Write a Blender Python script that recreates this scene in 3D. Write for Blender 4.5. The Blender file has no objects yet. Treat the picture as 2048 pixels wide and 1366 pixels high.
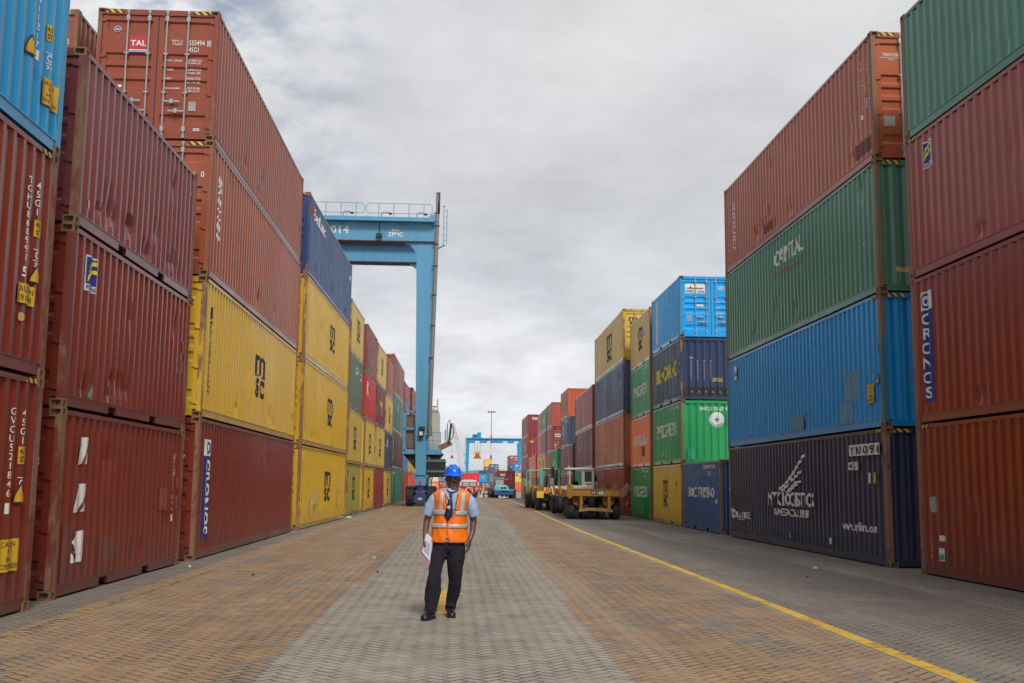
import bpy, bmesh, math, random
from mathutils import Vector, Matrix, noise
random.seed(7)
SC = bpy.context.scene
COL = SC.collection
# ------------------------------------------------------------------ camera
PITCH, ROLL, YAW, CAM_H = 0.13312865, 0.01038186, 0.05054267, 1.5301882
cp, sp, cy, sy = math.cos(PITCH), math.sin(PITCH), math.cos(YAW), math.sin(YAW)
fwd = Vector((sy*cp, cy*cp, sp)); rgt = Vector((cy, -sy, 0)); upv = rgt.cross(fwd)
cr, sr = math.cos(ROLL), math.sin(ROLL)
r2 = cr*rgt + sr*upv; u2 = -sr*rgt + cr*upv
cam = bpy.data.cameras.new('camera'); camo = bpy.data.objects.new('camera', cam); COL.objects.link(camo)
cam.sensor_width = 36; cam.lens = 36*2128.8/2048; cam.clip_end = 20000; cam.clip_start = 0.05
camo.matrix_world = Matrix(((r2.x, u2.x, -fwd.x, 0), (r2.y, u2.y, -fwd.y, 0), (r2.z, u2.z, -fwd.z, CAM_H), (0, 0, 0, 1)))
SC.camera = camo
cam.dof.use_dof = False
SC.view_settings.view_transform = 'Standard'; SC.view_settings.look = 'None'
SC.view_settings.exposure = 0.0; SC.view_settings.gamma = 1.0
SUN_EL, SUN_AZ = math.radians(46), math.radians(168)      # azimuth clockwise from +Y

# node helper -------------------------------------------------------------
class N:
    def __init__(s, nt): s.nt = nt
    def node(s, t, **k):
        n = s.nt.nodes.new(t)
        for a, b in k.items(): setattr(n, a, b)
        return n
    def put(s, sock, v):
        if isinstance(v, X): v = v.s
        if hasattr(v, 'is_linked'): s.nt.links.new(v, sock)
        else: sock.default_value = v
    def m(s, op, a, b=None, c=None, clamp=False):
        n = s.node('ShaderNodeMath', operation=op, use_clamp=clamp)
        s.put(n.inputs[0], a)
        if b is not None: s.put(n.inputs[1], b)
        if c is not None: s.put(n.inputs[2], c)
        return X(s, n.outputs[0])
    def vm(s, op, a, b):
        n = s.node('ShaderNodeVectorMath', operation=op); s.put(n.inputs[0], a); s.put(n.inputs[1], b)
        return X(s, n.outputs[0])
    def sep(s, v):
        n = s.node('ShaderNodeSeparateXYZ'); s.put(n.inputs[0], v); return [X(s, o) for o in n.outputs]
    def comb(s, a, b, c):
        n = s.node('ShaderNodeCombineXYZ')
        for i, v in enumerate((a, b, c)): s.put(n.inputs[i], v)
        return X(s, n.outputs[0])
    def noise(s, v, scale, detail=4, rough=.55, dim='3D'):
        n = s.node('ShaderNodeTexNoise', noise_dimensions=dim); s.put(n.inputs['Vector'], v)
        n.inputs['Scale'].default_value = scale; n.inputs['Detail'].default_value = detail
        n.inputs['Roughness'].default_value = rough
        return X(s, n.outputs['Fac'])
    def ramp(s, f, a, b, lo=0., hi=1.):
        n = s.node('ShaderNodeMapRange'); s.put(n.inputs[0], f)
        n.inputs[1].default_value = a; n.inputs[2].default_value = b; n.inputs[3].default_value = lo; n.inputs[4].default_value = hi
        return X(s, n.outputs[0])
    def mix(s, f, a, b, blend='MIX'):
        n = s.node('ShaderNodeMix', data_type='RGBA', blend_type=blend)
        s.put(n.inputs[0], f)
        for i, v in ((6, a), (7, b)):
            if isinstance(v, tuple) and len(v) == 3: v = (*v, 1)
            s.put(n.inputs[i], v)
        return X(s, n.outputs[2])
class X:
    def __init__(s, n, sock): s.n = n; s.s = sock
    def __add__(s, o): return s.n.m('ADD', s, o)
    def __sub__(s, o): return s.n.m('SUBTRACT', s, o)
    def __rsub__(s, o): return s.n.m('SUBTRACT', o, s)
    def __mul__(s, o): return s.n.m('MULTIPLY', s, o)
    __radd__ = __add__; __rmul__ = __mul__

# ------------------------------------------------------------------ world
W = bpy.data.worlds.new('World'); SC.world = W; W.use_nodes = True
wt = W.node_tree; wt.nodes.clear(); n = N(wt)
tc = n.node('ShaderNodeTexCoord')
dx, dy, dz = n.sep(tc.outputs['Generated'])
sky = n.node('ShaderNodeTexSky', sky_type='NISHITA', sun_disc=False, sun_elevation=SUN_EL, sun_rotation=SUN_AZ)
bg1 = n.node('ShaderNodeBackground'); n.put(bg1.inputs[0], sky.outputs[0]); bg1.inputs[1].default_value = 0.10
zc = n.m('MAXIMUM', dz, 0.0)
inv = n.m('DIVIDE', 1.0, zc + 0.22)
cv = n.comb(dx*inv, dy*inv*0.8, zc*0.6)
big = n.noise(cv, 1.15, 5, .5)
med = n.noise(n.comb(dx*inv+3.1, dy*inv*1.1, 0.4), 3.2, 9, .62)
fine = n.noise(n.comb(dx*inv*1.3, dy*inv+7., 0.), 9., 8, .6)
# lit cloud grey between dull and bright, brighter at the horizon
val = n.ramp(big, .36, .64, .57, .76) + n.ramp(med, .35, .65, -.06, .06)
hor = n.ramp(dz, 0.0, .24, .21, 0.)
hor.s.node.clamp = True
lowc = n.m('MULTIPLY', n.ramp(n.noise(n.comb(dx*5., dz*13., .7), 1.6, 7, .58), .42, .58, -.03, .22), n.ramp(dz, .02, .26, 1., 0.))
left = n.ramp(dx, -.25, -.06, 1., 0.)          # towards the broken cloud on the left
brk = n.m('MULTIPLY', left, n.ramp(fine, .42, .66, 0., .20))
val = (val + hor + brk + lowc) * n.ramp(dz, .44, .95, 1., 1.4)   # overcast skies are brightest overhead
ccol = n.mix(n.ramp(big, .35, .65), (.955, .985, 1.05), (1.0, 1.0, 1.01))
cc = n.mix(1.0, ccol, n.comb(val, val, val), 'MULTIPLY')
bg2 = n.node('ShaderNodeBackground'); n.put(bg2.inputs[0], cc); bg2.inputs[1].default_value = 1.0
gap = n.m('MULTIPLY', left, n.ramp(n.noise(n.comb(dx*inv*1.2+1.7, dy*inv*1.2, 0.), 4.2, 7, .6), .46, .60, 0., .9))
ms = n.node('ShaderNodeMixShader'); n.put(ms.inputs[0], gap); wt.links.new(bg2.outputs[0], ms.inputs[1]); wt.links.new(bg1.outputs[0], ms.inputs[2])
wo = n.node('ShaderNodeOutputWorld'); wt.links.new(ms.outputs[0], wo.inputs[0])
# ------------------------------------------------------------------ sun (veiled by cloud)
sl = bpy.data.lights.new('sun', 'SUN'); sl.energy = 2.5; sl.angle = math.radians(14); sl.color = (1, .96, .90)
so = bpy.data.objects.new('sun', sl); COL.objects.link(so)
sd = Vector((math.sin(SUN_AZ)*math.cos(SUN_EL), math.cos(SUN_AZ)*math.cos(SUN_EL), math.sin(SUN_EL)))
so.rotation_euler = sd.to_track_quat('Z', 'Y').to_euler()

# ------------------------------------------------------------------ helpers
def gz(Y): return -0.009*min(max(Y-105, 0), 55)
def lin(c): 
    c = c/255.
    return c/12.92 if c <= .04045 else ((c+.055)/1.055)**2.4
def rgb(c, k=1.0):
    q = [lin(v) for v in c]; m_ = min(q)*.25
    return tuple(min((v-m_)*k, .92) for v in q)
class MB:
    def __init__(s): s.v = []; s.f = []
    def quad(s, *p): i = len(s.v); s.v += [tuple(q) for q in p]; s.f.append(tuple(range(i, i+len(p)))); return s
    def box(s, a, b, M=None):
        (x0, y0, z0), (x1, y1, z1) = a, b
        P = [(x0, y0, z0), (x1, y0, z0), (x1, y1, z0), (x0, y1, z0), (x0, y0, z1), (x1, y0, z1), (x1, y1, z1), (x0, y1, z1)]
        if M is not None: P = [tuple(M @ Vector(p)) for p in P]
        i = len(s.v); s.v += P
        s.f += [tuple(i+k for k in q) for q in ((0, 3, 2, 1), (4, 5, 6, 7), (0, 1, 5, 4), (1, 2, 6, 5), (2, 3, 7, 6), (3, 0, 4, 7))]
        return s
    def beam(s, p, q, w, h, up=(0, 0, 1)):
        p, q = Vector(p), Vector(q); d = q-p; L = d.length; d.normalize(); u = Vector(up)
        if abs(d.dot(u)) > .95: u = Vector((0, 1, 0))
        x = d.cross(u).normalized(); u = x.cross(d)
        M = Matrix.Translation(p) @ Matrix((x, d, u)).transposed().to_4x4()
        return s.box((-w/2, 0, -h/2), (w/2, L, h/2), M)
    def tube(s, pts, r, n=8, caps=True):
        pts = [Vector(p) for p in pts]; rs = r if isinstance(r, (list, tuple)) else [r]*len(pts)
        i0 = len(s.v); up = None
        for k, p in enumerate(pts):
            d = (pts[min(k+1, len(pts)-1)]-pts[max(k-1, 0)]).normalized()
            if up is None:
                up = Vector((0, 0, 1)) if abs(d.z) < .9 else Vector((1, 0, 0))
            x = d.cross(up).normalized(); up = x.cross(d).normalized()
            for j in range(n):
                a = 2*math.pi*j/n; s.v.append(tuple(p + (x*math.cos(a)+up*math.sin(a))*rs[k]))
        for k in range(len(pts)-1):
            for j in range(n):
                a = i0+k*n+j; b = i0+k*n+(j+1) % n; s.f.append((a, b, b+n, a+n))
        if caps:
            s.f.append(tuple(i0+j for j in reversed(range(n)))); e = i0+(len(pts)-1)*n; s.f.append(tuple(e+j for j in range(n)))
        return s
    def prism(s, poly, axis, a, b):
        # poly in the two other axes, extruded along axis from a to b
        def P(u, v, w): return {'x': (w, u, v), 'y': (u, w, v), 'z': (u, v, w)}[axis]
        i = len(s.v); k = len(poly); s.v += [P(u, v, a) for u, v in poly]+[P(u, v, b) for u, v in poly]
        s.f += [tuple(range(i, i+k)), tuple(range(i+2*k-1, i+k-1, -1))]
        s.f += [(i+j, i+k+j, i+k+(j+1) % k, i+(j+1) % k) for j in range(k)]
        return s
    def lathe(s, prof, c, axis='z', n=16, M=None):
        i0 = len(s.v)
        for (r, h) in prof:
            for j in range(n):
                a = 2*math.pi*j/n; x, y = r*math.cos(a), r*math.sin(a)
                p = {'z': (x, y, h), 'x': (h, x, y), 'y': (x, h, y)}[axis]
                p = Vector(p)
                if M is not None: p = M @ p
                s.v.append(tuple(p+Vector(c)))
        for k in range(len(prof)-1):
            for j in range(n):
                a = i0+k*n+j; b = i0+k*n+(j+1) % n; s.f.append((a, b, b+n, a+n))
        s.f.append(tuple(i0+j for j in range(n))); e = i0+(len(prof)-1)*n; s.f.append(tuple(e+j for j in range(n)))
        return s
    def build(s, name, mat, parent=None, smooth=False, bevel=0, loc=None):
        me = bpy.data.meshes.new(name); me.from_pydata(s.v, [], s.f); me.update()
        bm = bmesh.new(); bm.from_mesh(me); bmesh.ops.recalc_face_normals(bm, faces=bm.faces); bm.to_mesh(me); bm.free()
        return link(name, me, mat, parent, smooth, bevel, loc)
def link(name, me, mat, parent=None, smooth=False, bevel=0, loc=None):
    o = bpy.data.objects.new(name, me); COL.objects.link(o)
    if mat is not None and not me.materials: me.materials.append(mat)
    if parent is not None: o.parent = parent
    if loc is not None: o.location = loc
    if smooth: me.polygons.foreach_set('use_smooth', [True]*len(me.polygons))
    if bevel:
        b = o.modifiers.new('b', 'BEVEL'); b.width = bevel; b.segments = 2; b.limit_method = 'ANGLE'; b.angle_limit = math.radians(40)
    return o
def thing(name, label, cat, loc=(0, 0, 0), rz=0, group=None):
    o = bpy.data.objects.new(name, None); COL.objects.link(o); o.location = loc; o.rotation_euler = (0, 0, rz)
    return tag(o, label, cat, group)
def tag(o, label, cat, group=None):
    o['label'] = label; o['category'] = cat
    if group: o['group'] = group
    return o
def struct(o): o['kind'] = 'structure'; return o

# ------------------------------------------------------------------ materials
_M = {}
def mat(name, c, rough=.6, metal=0., spec=.5):
    if name in _M: return _M[name]
    m = bpy.data.materials.new(name); m.use_nodes = True; b = m.node_tree.nodes['Principled BSDF']
    b.inputs['Base Color'].default_value = (*c, 1); b.inputs['Roughness'].default_value = rough; b.inputs['Metallic'].default_value = metal
    b.inputs['Specular IOR Level'].default_value = spec
    _M[name] = m; return m
RUST = (.16, .062, .026)
def paint(c, rust=.3, rough=.25, bump=.07, chips=.3, fade=.35, key=None):
    """weathered container / machine paint: sun fading, rust runs, chips and scrapes, soft dents"""
    k = ('paint', c, rust, rough, bump, chips, key)
    if k in _M: return _M[k]
    m = bpy.data.materials.new('paint'); m.use_nodes = True; nt = m.node_tree; n = N(nt); b = nt.nodes['Principled BSDF']
    g = n.node('ShaderNodeNewGeometry'); pos = g.outputs['Position']
    off = random.uniform(0, 60); p = n.vm('ADD', pos, (off, off*.37, 0))
    st = n.vm('MULTIPLY', p, (1., 1., .09))
    low = n.noise(n.vm('MULTIPLY', p, (1., 1., .55)), .55, 4)
    lum = n.noise(st, 2.6, 4)
    grit = n.noise(p, 26, 5, .7)
    base = c
    dull = tuple(v*.86+.008 for v in c); deep = tuple(v*.70 for v in c)
    q = n.mix(n.ramp(low, .38, .72, 0., fade*1.7), base, dull)
    q = n.mix(n.ramp(lum, .45, .75, 0., .40), q, deep)
    q = n.mix(n.ramp(grit, .3, .8, 0., .12), q, tuple(v*.8 for v in c))
    # rust runs
    run = n.m('MULTIPLY', n.ramp(n.noise(n.vm('MULTIPLY', p, (1, 1, .12)), 5.2, 6, .65), .66-.10*rust, .80-.10*rust), n.ramp(n.noise(p, .8, 3), .42, .62))
    q = n.mix(n.m('MULTIPLY', run, min(1., .35+rust), clamp=True), q, RUST)
    ch = n.ramp(n.noise(p, 9, 7, .72), .70-.10*chips, .72-.10*chips)
    q = n.mix(n.m('MULTIPLY', ch, .85), q, (.11, .045, .022))
    sc = n.ramp(n.noise(n.vm('MULTIPLY', p, (2.4, 2.4, .5)), 4.4, 8, .75), .70, .73, 0., .35)
    q = n.mix(sc, q, tuple(min(v*1.35+.05, .8) for v in c))
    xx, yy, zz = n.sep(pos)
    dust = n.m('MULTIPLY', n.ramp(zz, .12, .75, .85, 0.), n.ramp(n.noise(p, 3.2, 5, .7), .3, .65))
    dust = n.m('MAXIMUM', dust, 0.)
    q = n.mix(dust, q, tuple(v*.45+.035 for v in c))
    thin = n.ramp(n.noise(n.vm('MULTIPLY', p, (16., 16., .5)), 1.0, 5, .6), .67-.04*rust, .72-.04*rust, 0., .10+.45*rust)
    q = n.mix(thin, q, n.mix(lum, (.30, .15, .08), tuple(v*.45 for v in c)))
    n.put(b.inputs['Base Color'], q)
    n.put(b.inputs['Roughness'], n.ramp(low, .3, .7, rough-.04, rough+.09))
    b.inputs['Specular IOR Level'].default_value = .5
    bp = n.node('ShaderNodeBump'); bp.inputs['Strength'].default_value = bump; bp.inputs['Distance'].default_value = .06
    n.put(bp.inputs['Height'], n.noise(p, 2.1, 3) + ch*-.05)
    nt.links.new(bp.outputs[0], b.inputs['Normal'])
    _M[k] = m; return m
def rusty(c, amt=.5, key=None):
    """frame steel: paint of colour c worn through to rust in patches"""
    k = ('rusty', c, amt, key)
    if k in _M: return _M[k]
    m = bpy.data.materials.new('worn_steel'); m.use_nodes = True; nt = m.node_tree; n = N(nt); b = nt.nodes['Principled BSDF']
    g = n.node('ShaderNodeNewGeometry'); off = random.uniform(0, 40); p = n.vm('ADD', g.outputs['Position'], (off, 0, off))
    a = n.noise(n.vm('MULTIPLY', p, (1, 1, .35)), 3.5, 8, .72); d = n.noise(p, 22, 5, .7)
    q = n.mix(n.ramp(d, .3, .8), c, tuple(v*.6 for v in c))
    r = n.mix(d, (.36, .175, .085), (.12, .06, .035))
    q = n.mix(n.ramp(a, .62-.3*amt, .70-.3*amt), q, r)
    n.put(b.inputs['Base Color'], q); b.inputs['Roughness'].default_value = .72
    bp = n.node('ShaderNodeBump'); bp.inputs['Strength'].default_value = .5; bp.inputs['Distance'].default_value = .01
    n.put(bp.inputs['Height'], d); nt.links.new(bp.outputs[0], b.inputs['Normal'])
    _M[k] = m; return m
def worn(c, wear=.25, rough=.6, under=(.1, .1, .1)):
    """flat stickers and stencilled lettering with flaked spots"""
    k = ('worn', c, wear, under)
    if k in _M: return _M[k]
    m = bpy.data.materials.new('lettering_paint'); m.use_nodes = True; nt = m.node_tree; n = N(nt); b = nt.nodes['Principled BSDF']
    g = n.node('ShaderNodeNewGeometry'); p = g.outputs['Position']
    a = n.noise(p, 14, 6, .7); d = n.noise(p, 3, 3)
    q = n.mix(n.ramp(d, .3, .7), c, tuple(v*.78 for v in c))
    q = n.mix(n.ramp(a, .64-.1*wear, .68-.1*wear, 0, .75), q, under)
    n.put(b.inputs['Base Color'], q); b.inputs['Roughness'].default_value = rough
    _M[k] = m; return m
def hazard():
    if 'hazard' in _M: return _M['hazard']
    m = bpy.data.materials.new('hazard_stripes'); m.use_nodes = True; nt = m.node_tree; n = N(nt); b = nt.nodes['Principled BSDF']
    g = n.node('ShaderNodeNewGeometry'); x, y, z = n.sep(g.outputs['Position'])
    s = n.m('FRACT', (x+y+z)*7.); s = n.m('GREATER_THAN', s, .5)
    q = n.mix(s, (.02, .02, .02), (.68, .42, .03)); n.put(b.inputs['Base Color'], q); b.inputs['Roughness'].default_value = .6
    _M['hazard'] = m; return m
WHITE = (.66, .65, .62); BLACK = (.018, .018, .022); YEL = (.72, .46, .02); NAVY = (.02, .05, .22)
STEEL = lambda: mat('galvanised_bar', (.36, .39, .38), .45, .35)
DARK = lambda: mat('dark_gap', (.012, .011, .010), .9)
RUBBER = lambda: mat('tyre_rubber', (.022, .021, .020), .8)
GASKET = lambda: mat('door_gasket', (.03, .032, .03), .8)

# ------------------------------------------------------------------ ground: herringbone block paving
def paving():
    m = bpy.data.materials.new('block_paving'); m.use_nodes = True; nt = m.node_tree; n = N(nt); b = nt.nodes['Principled BSDF']
    g = n.node('ShaderNodeNewGeometry'); pos = g.outputs['Position']; x, y, z = n.sep(pos)
    S = .7071/.105
    wob = n.noise(pos, 1.3, 2) * .05; wob2 = n.noise(n.vm('ADD', pos, (9., 4., 0.)), 1.1, 2) * .05
    u = (x+wob+y+wob2)*S; v = (y+wob2-x-wob)*S
    fu, fv = n.m('FLOOR', u), n.m('FLOOR', v); a, c = u-fu, v-fv
    k = n.m('FLOORED_MODULO', fu-fv, 4.)
    def eq(t): return n.m('COMPARE', k, float(t), .5)
    e0, e1, e2, e3 = eq(0), eq(1), eq(2), eq(3)
    d = n.m('MINIMUM', n.m('MINIMUM', a+e1*9., (1.-a)+e0*9.), n.m('MINIMUM', c+e2*9., (1.-c)+e3*9.))
    bu = fu-e1+(e0+e1)*.5+.5; bv = fv-e2+(e2+e3)*.5+.5
    cx = (bu-bv)*(.5/S); cyy = (bu+bv)*(.5/S)
    wn = n.node('ShaderNodeTexWhiteNoise', noise_dimensions='2D'); n.put(wn.inputs['Vector'], n.comb(bu, bv, 0)); rnd = X(n, wn.outputs['Value'])
    wn2 = n.node('ShaderNodeTexWhiteNoise', noise_dimensions='2D'); n.put(wn2.inputs['Vector'], n.comb(bv, bu+3., 0)); rn2 = X(n, wn2.outputs['Value'])
    joint = n.ramp(d, .04, .12, 1., 0.)
    # band edges follow the blocks
    yl = n.m('MINIMUM', cyy, 60.)
    inL = n.m('MULTIPLY', n.m('GREATER_THAN', cx, -4.42+0.0), n.m('LESS_THAN', cx, -1.60+yl*.009))
    inR = n.m('MULTIPLY', n.m('GREATER_THAN', cx, yl*.022+1.2), n.m('LESS_THAN', cx, 4.02+n.ramp(cyy, 36., 132., 0., 1.3)))
    far = n.ramp(cyy, 150., 165., 1., 0.)
    band = n.m('MULTIPLY', n.m('ADD', inL, inR, clamp=True), far)
    lown = n.noise(pos, .33, 4); midn = n.noise(pos, 2.2, 6, .65); gr = n.noise(pos, 60, 5, .75)
    blue = n.ramp(n.noise(n.vm('MULTIPLY', pos, (1., .35, 1.)), 1.1, 5, .6) + rnd*.16, .62, .72)
    brown = n.mix(rnd, (.395, .222, .092), (.285, .166, .084))
    brown = n.mix(n.ramp(lown, .35, .65, .0, .55), brown, (.315, .20, .11))
    brown = n.mix(n.m('MULTIPLY', blue, .75), brown, (.175, .162, .150))
    grey = n.mix(rnd, (.305, .266, .218), (.375, .330, .268))
    grey = n.mix(n.ramp(lown, .35, .7, 0., .6), grey, (.27, .24, .198))
    outer = n.m('ADD', n.ramp(cx, 4.0, 4.3, 0., 1.), n.ramp(cx, -4.3, -4.5, 0., 1.), clamp=True)
    outer = n.m('MULTIPLY', outer, far)
    grey = n.mix(outer, grey, n.mix(rnd, (.150, .128, .104), (.185, .160, .130)))
    q = n.mix(band, grey, brown)
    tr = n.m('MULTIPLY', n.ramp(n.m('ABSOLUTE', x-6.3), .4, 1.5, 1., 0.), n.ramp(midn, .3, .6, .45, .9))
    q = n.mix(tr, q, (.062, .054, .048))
    q = n.mix(n.ramp(midn, .42, .66, 0., .75), q, n.mix(.5, q, (.10, .082, .066)))
    q = n.mix(n.ramp(gr, .35, .75, 0., .34), q, (.46, .41, .34))
    q = n.mix(n.ramp(gr, .55, .25, 0., .40), q, (.085, .072, .062))
    trk = n.noise(n.comb(x*1.0, y*.045, 3.), 1.5, 5, .6)          # long tyre tracks down the lane
    q = n.mix(n.m('MULTIPLY', n.ramp(trk, .50, .68, 0., .62), n.ramp(midn, .3, .6, .5, 1.)), q, n.mix(.5, q, (.10, .085, .07)))
    q = n.mix(n.ramp(trk, .36, .48, .28, 0.), q, (.36, .30, .22))
    spill = n.ramp(n.noise(pos, .8, 8, .72), .60, .72, 0., .6)
    q = n.mix(spill, q, (.05, .045, .042))
    stn = n.ramp(n.noise(n.vm('ADD', pos, (31., 7., 0.)), 7., 5, .6), .755, .765, 0., .8)
    q = n.mix(stn, q, (.6, .55, .45))
    # dusty joints: open (dark) in patches, sand-filled elsewhere
    jf = n.m('MULTIPLY', joint, n.ramp(n.noise(pos, .9, 4) + rn2*.25, .46, .76, .10, 1.))
    q = n.mix(jf, q, (.028, .023, .020))
    n.put(b.inputs['Base Color'], q); b.inputs['Roughness'].default_value = .85; b.inputs['Specular IOR Level'].default_value = .3
    bp = n.node('ShaderNodeBump'); bp.inputs['Strength'].default_value = .7; bp.inputs['Distance'].default_value = .012
    n.put(bp.inputs['Height'], joint*-1. + rnd*.35 + gr*.35); nt.links.new(bp.outputs[0], b.inputs['Normal'])
    return m
PAV = paving()
mb = MB(); ys = [-60, 0, 60, 105, 160, 400, 1500, 9000]
xs = [-6000, -60, 0, 60, 6000]
for y in ys:
    for x in xs: mb.v.append((x, y, gz(y)))
for j in range(len(ys)-1):
    for i in range(len(xs)-1):
        k = j*len(xs)+i; mb.f.append((k, k+1, k+1+len(xs), k+len(xs)))
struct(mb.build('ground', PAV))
def roadpaint(c, wear):
    m = bpy.data.materials.new('road_marking_paint'); m.use_nodes = True; nt = m.node_tree; n = N(nt); b = nt.nodes['Principled BSDF']
    g = n.node('ShaderNodeNewGeometry'); pos = g.outputs['Position']
    a = n.noise(pos, 9, 8, .75); d = n.noise(pos, 1.5, 4)
    q = n.mix(n.ramp(d, .3, .7), c, tuple(v*.75 for v in c))
    q = n.mix(n.ramp(a + d*.3, .82-wear, .90-wear, 0., .9), q, (.12, .085, .05))
    n.put(b.inputs['Base Color'], q); b.inputs['Roughness'].default_value = .7
    return m
RP = roadpaint((.62, .38, .04), .13)
mb = MB(); pts = [(2, 3.96), (15, 4.05), (36, 4.08), (55, 4.35), (76, 4.74), (105, 5.1), (132, 5.42), (150, 5.6)]
for (ya, xa), (yb, xb) in zip(pts, pts[1:]):
    mb.quad((xa, ya, gz(ya)+.004), (xa+.17, ya, gz(ya)+.004), (xb+.17, yb, gz(yb)+.004), (xb, yb, gz(yb)+.004))
struct(mb.build('lane_line', RP))
mb = MB(); 
for k in range(60):      # almost worn away: blocks keep scraps of paint
    if random.random() < .9:
        y = 9.+k*.17; x = -4.46+.004*k
        mb.quad((x, y, .004), (x+.13, y+.02, .004), (x+.13, y+random.uniform(.07, .12), .004), (x, y+.09, .004))
struct(mb.build('worn_lane_line', roadpaint((.50, .34, .09), .20)))
mb = MB().quad((-.20, 12.9, .004), (-.03, 12.9, .004), (-.05, 15.15, .004), (.25, 15.1, .004), (-.12, 15.75, .004), (-.50, 15.1, .004), (-.20, 15.15, .004))
struct(mb.build('painted_arrow', RP))
# ------------------------------------------------------------------ lettering
_T = {}
FONT_BOLD = .022
def text_mesh(t, bold=True, sp=1.0, al='CENTER'):
    k = (t, bold, sp, al)
    if k in _T: return _T[k]
    cu = bpy.data.curves.new('t', 'FONT'); cu.body = t; cu.align_x = al; cu.resolution_u = 3; cu.space_line = sp
    cu.offset = FONT_BOLD if bold else 0.004; cu.fill_mode = 'BOTH'
    o = bpy.data.objects.new('t', cu); COL.objects.link(o)
    bpy.context.view_layer.update(); dg = bpy.context.evaluated_depsgraph_get()
    me = o.evaluated_get(dg).to_mesh()
    vs = [(v.co.x, v.co.y) for v in me.vertices]; fs = [tuple(p.vertices) for p in me.polygons]
    o.evaluated_get(dg).to_mesh_clear(); bpy.data.objects.remove(o); bpy.data.curves.remove(cu)
    x0 = min(v[0] for v in vs); x1 = max(v[0] for v in vs); y0 = min(v[1] for v in vs); y1 = max(v[1] for v in vs)
    vs = [((x-x0)/(x1-x0), (y-y0)/(y1-y0)) for x, y in vs]
    _T[k] = (vs, fs); return _T[k]
def shape2d(kind, a):
    """-> verts (u,z), faces"""
    if kind == 'T':
        t, u0, z0, u1, z1 = a[:5]; o = a[5] if len(a) > 5 else {}
        rot = o.get('rot'); vs, fs = text_mesh(t, o.get('bold', True), o.get('sp', 1.0), o.get('al', 'CENTER'))
        if rot == 'cw': vs = [(y, 1-x) for x, y in vs]
        if rot == 'ccw': vs = [(1-y, x) for x, y in vs]
        return [(u0+x*(u1-u0), z0+y*(z1-z0)) for x, y in vs], fs
    if kind == 'R':
        u0, z0, u1, z1 = a[:4]; return [(u0, z0), (u1, z0), (u1, z1), (u0, z1)], [(0, 1, 2, 3)]
    if kind == 'P': return list(a[0]), [tuple(range(len(a[0])))]
    if kind == 'O':
        u, z, r = a[:3]; k = 24; return [(u+r*math.cos(6.2832*i/k), z+r*math.sin(6.2832*i/k)) for i in range(k)], [tuple(range(k))]
INK = {'w': lambda: worn((.78, .77, .74), .15), 'k': lambda: worn((.02, .02, .026), .3, .6, (.35, .26, .09)), 'y': lambda: worn((.68, .40, .02), .1), 'n': lambda: worn((.015, .035, .24), .1),
       'r': lambda: worn((.55, .03, .04), .1), 'g': lambda: worn((.04, .42, .22), .1), 'o': lambda: worn((.6, .36, .12), .1), 'c': lambda: worn((.25, .5, .62), .2),
       'Y': lambda: worn((.80, .72, .02), .1), 'l': lambda: worn((.36, .36, .34), .3), 'd': lambda: worn((.17, .055, .042), .3), 'p': lambda: worn((.13, .30, .42), .2),
       'm': lambda: worn((.60, .42, .13), .1), 'u': lambda: worn((.02, .2, .5), .2), 'e': lambda: worn((.03, .30, .15), .2), 'b': lambda: worn((.215, .045, .030), .1), 'q': lambda: worn((.26, .05, .03), .3)}
def put_marks(marks, faceinfo, parent, lod, k0=0):
    """marks: (kind, ink, args...). each becomes flat paint that follows the corrugation."""
    org, right, nrm, axis, brk, off = faceinfo
    for i, mk in enumerate(marks):
        kind, ink = mk[0], mk[1]; vs, fs = shape2d(kind, mk[2:])
        bm = bmesh.new(); bv = [bm.verts.new((u, z, 0)) for u, z in vs]
        for f in fs:
            try: bm.faces.new([bv[j] for j in f])
            except ValueError: pass
        lo = min(v[axis] for v in vs); hi = max(v[axis] for v in vs)
        no = (1, 0, 0) if axis == 0 else (0, 1, 0)
        if lod < 2 or kind != 'T' or hi-lo > .3:
            for q in brk:
                if lo+1e-4 < q < hi-1e-4:
                    bmesh.ops.bisect_plane(bm, geom=bm.verts[:]+bm.edges[:]+bm.faces[:], plane_co=(q, 0, 0) if axis == 0 else (0, q, 0), plane_no=no, dist=1e-6)
        lift = .0035 + .0022*(i+k0) if kind != 'T' else .0035+.0022*(i+k0)
        for v in bm.verts:
            u, z = v.co.x, v.co.y; o = off((u, z)[axis])+lift
            v.co = (org[0]+right[0]*u+nrm[0]*o, org[1]+right[1]*u+nrm[1]*o, z)
        me = bpy.data.meshes.new('m'); bm.to_mesh(me); bm.free()
        nm = {'T': 'lettering', 'R': 'sticker', 'P': 'emblem', 'O': 'emblem'}[kind]
        me.name = nm; link(nm, me, INK[ink](), parent)

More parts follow.
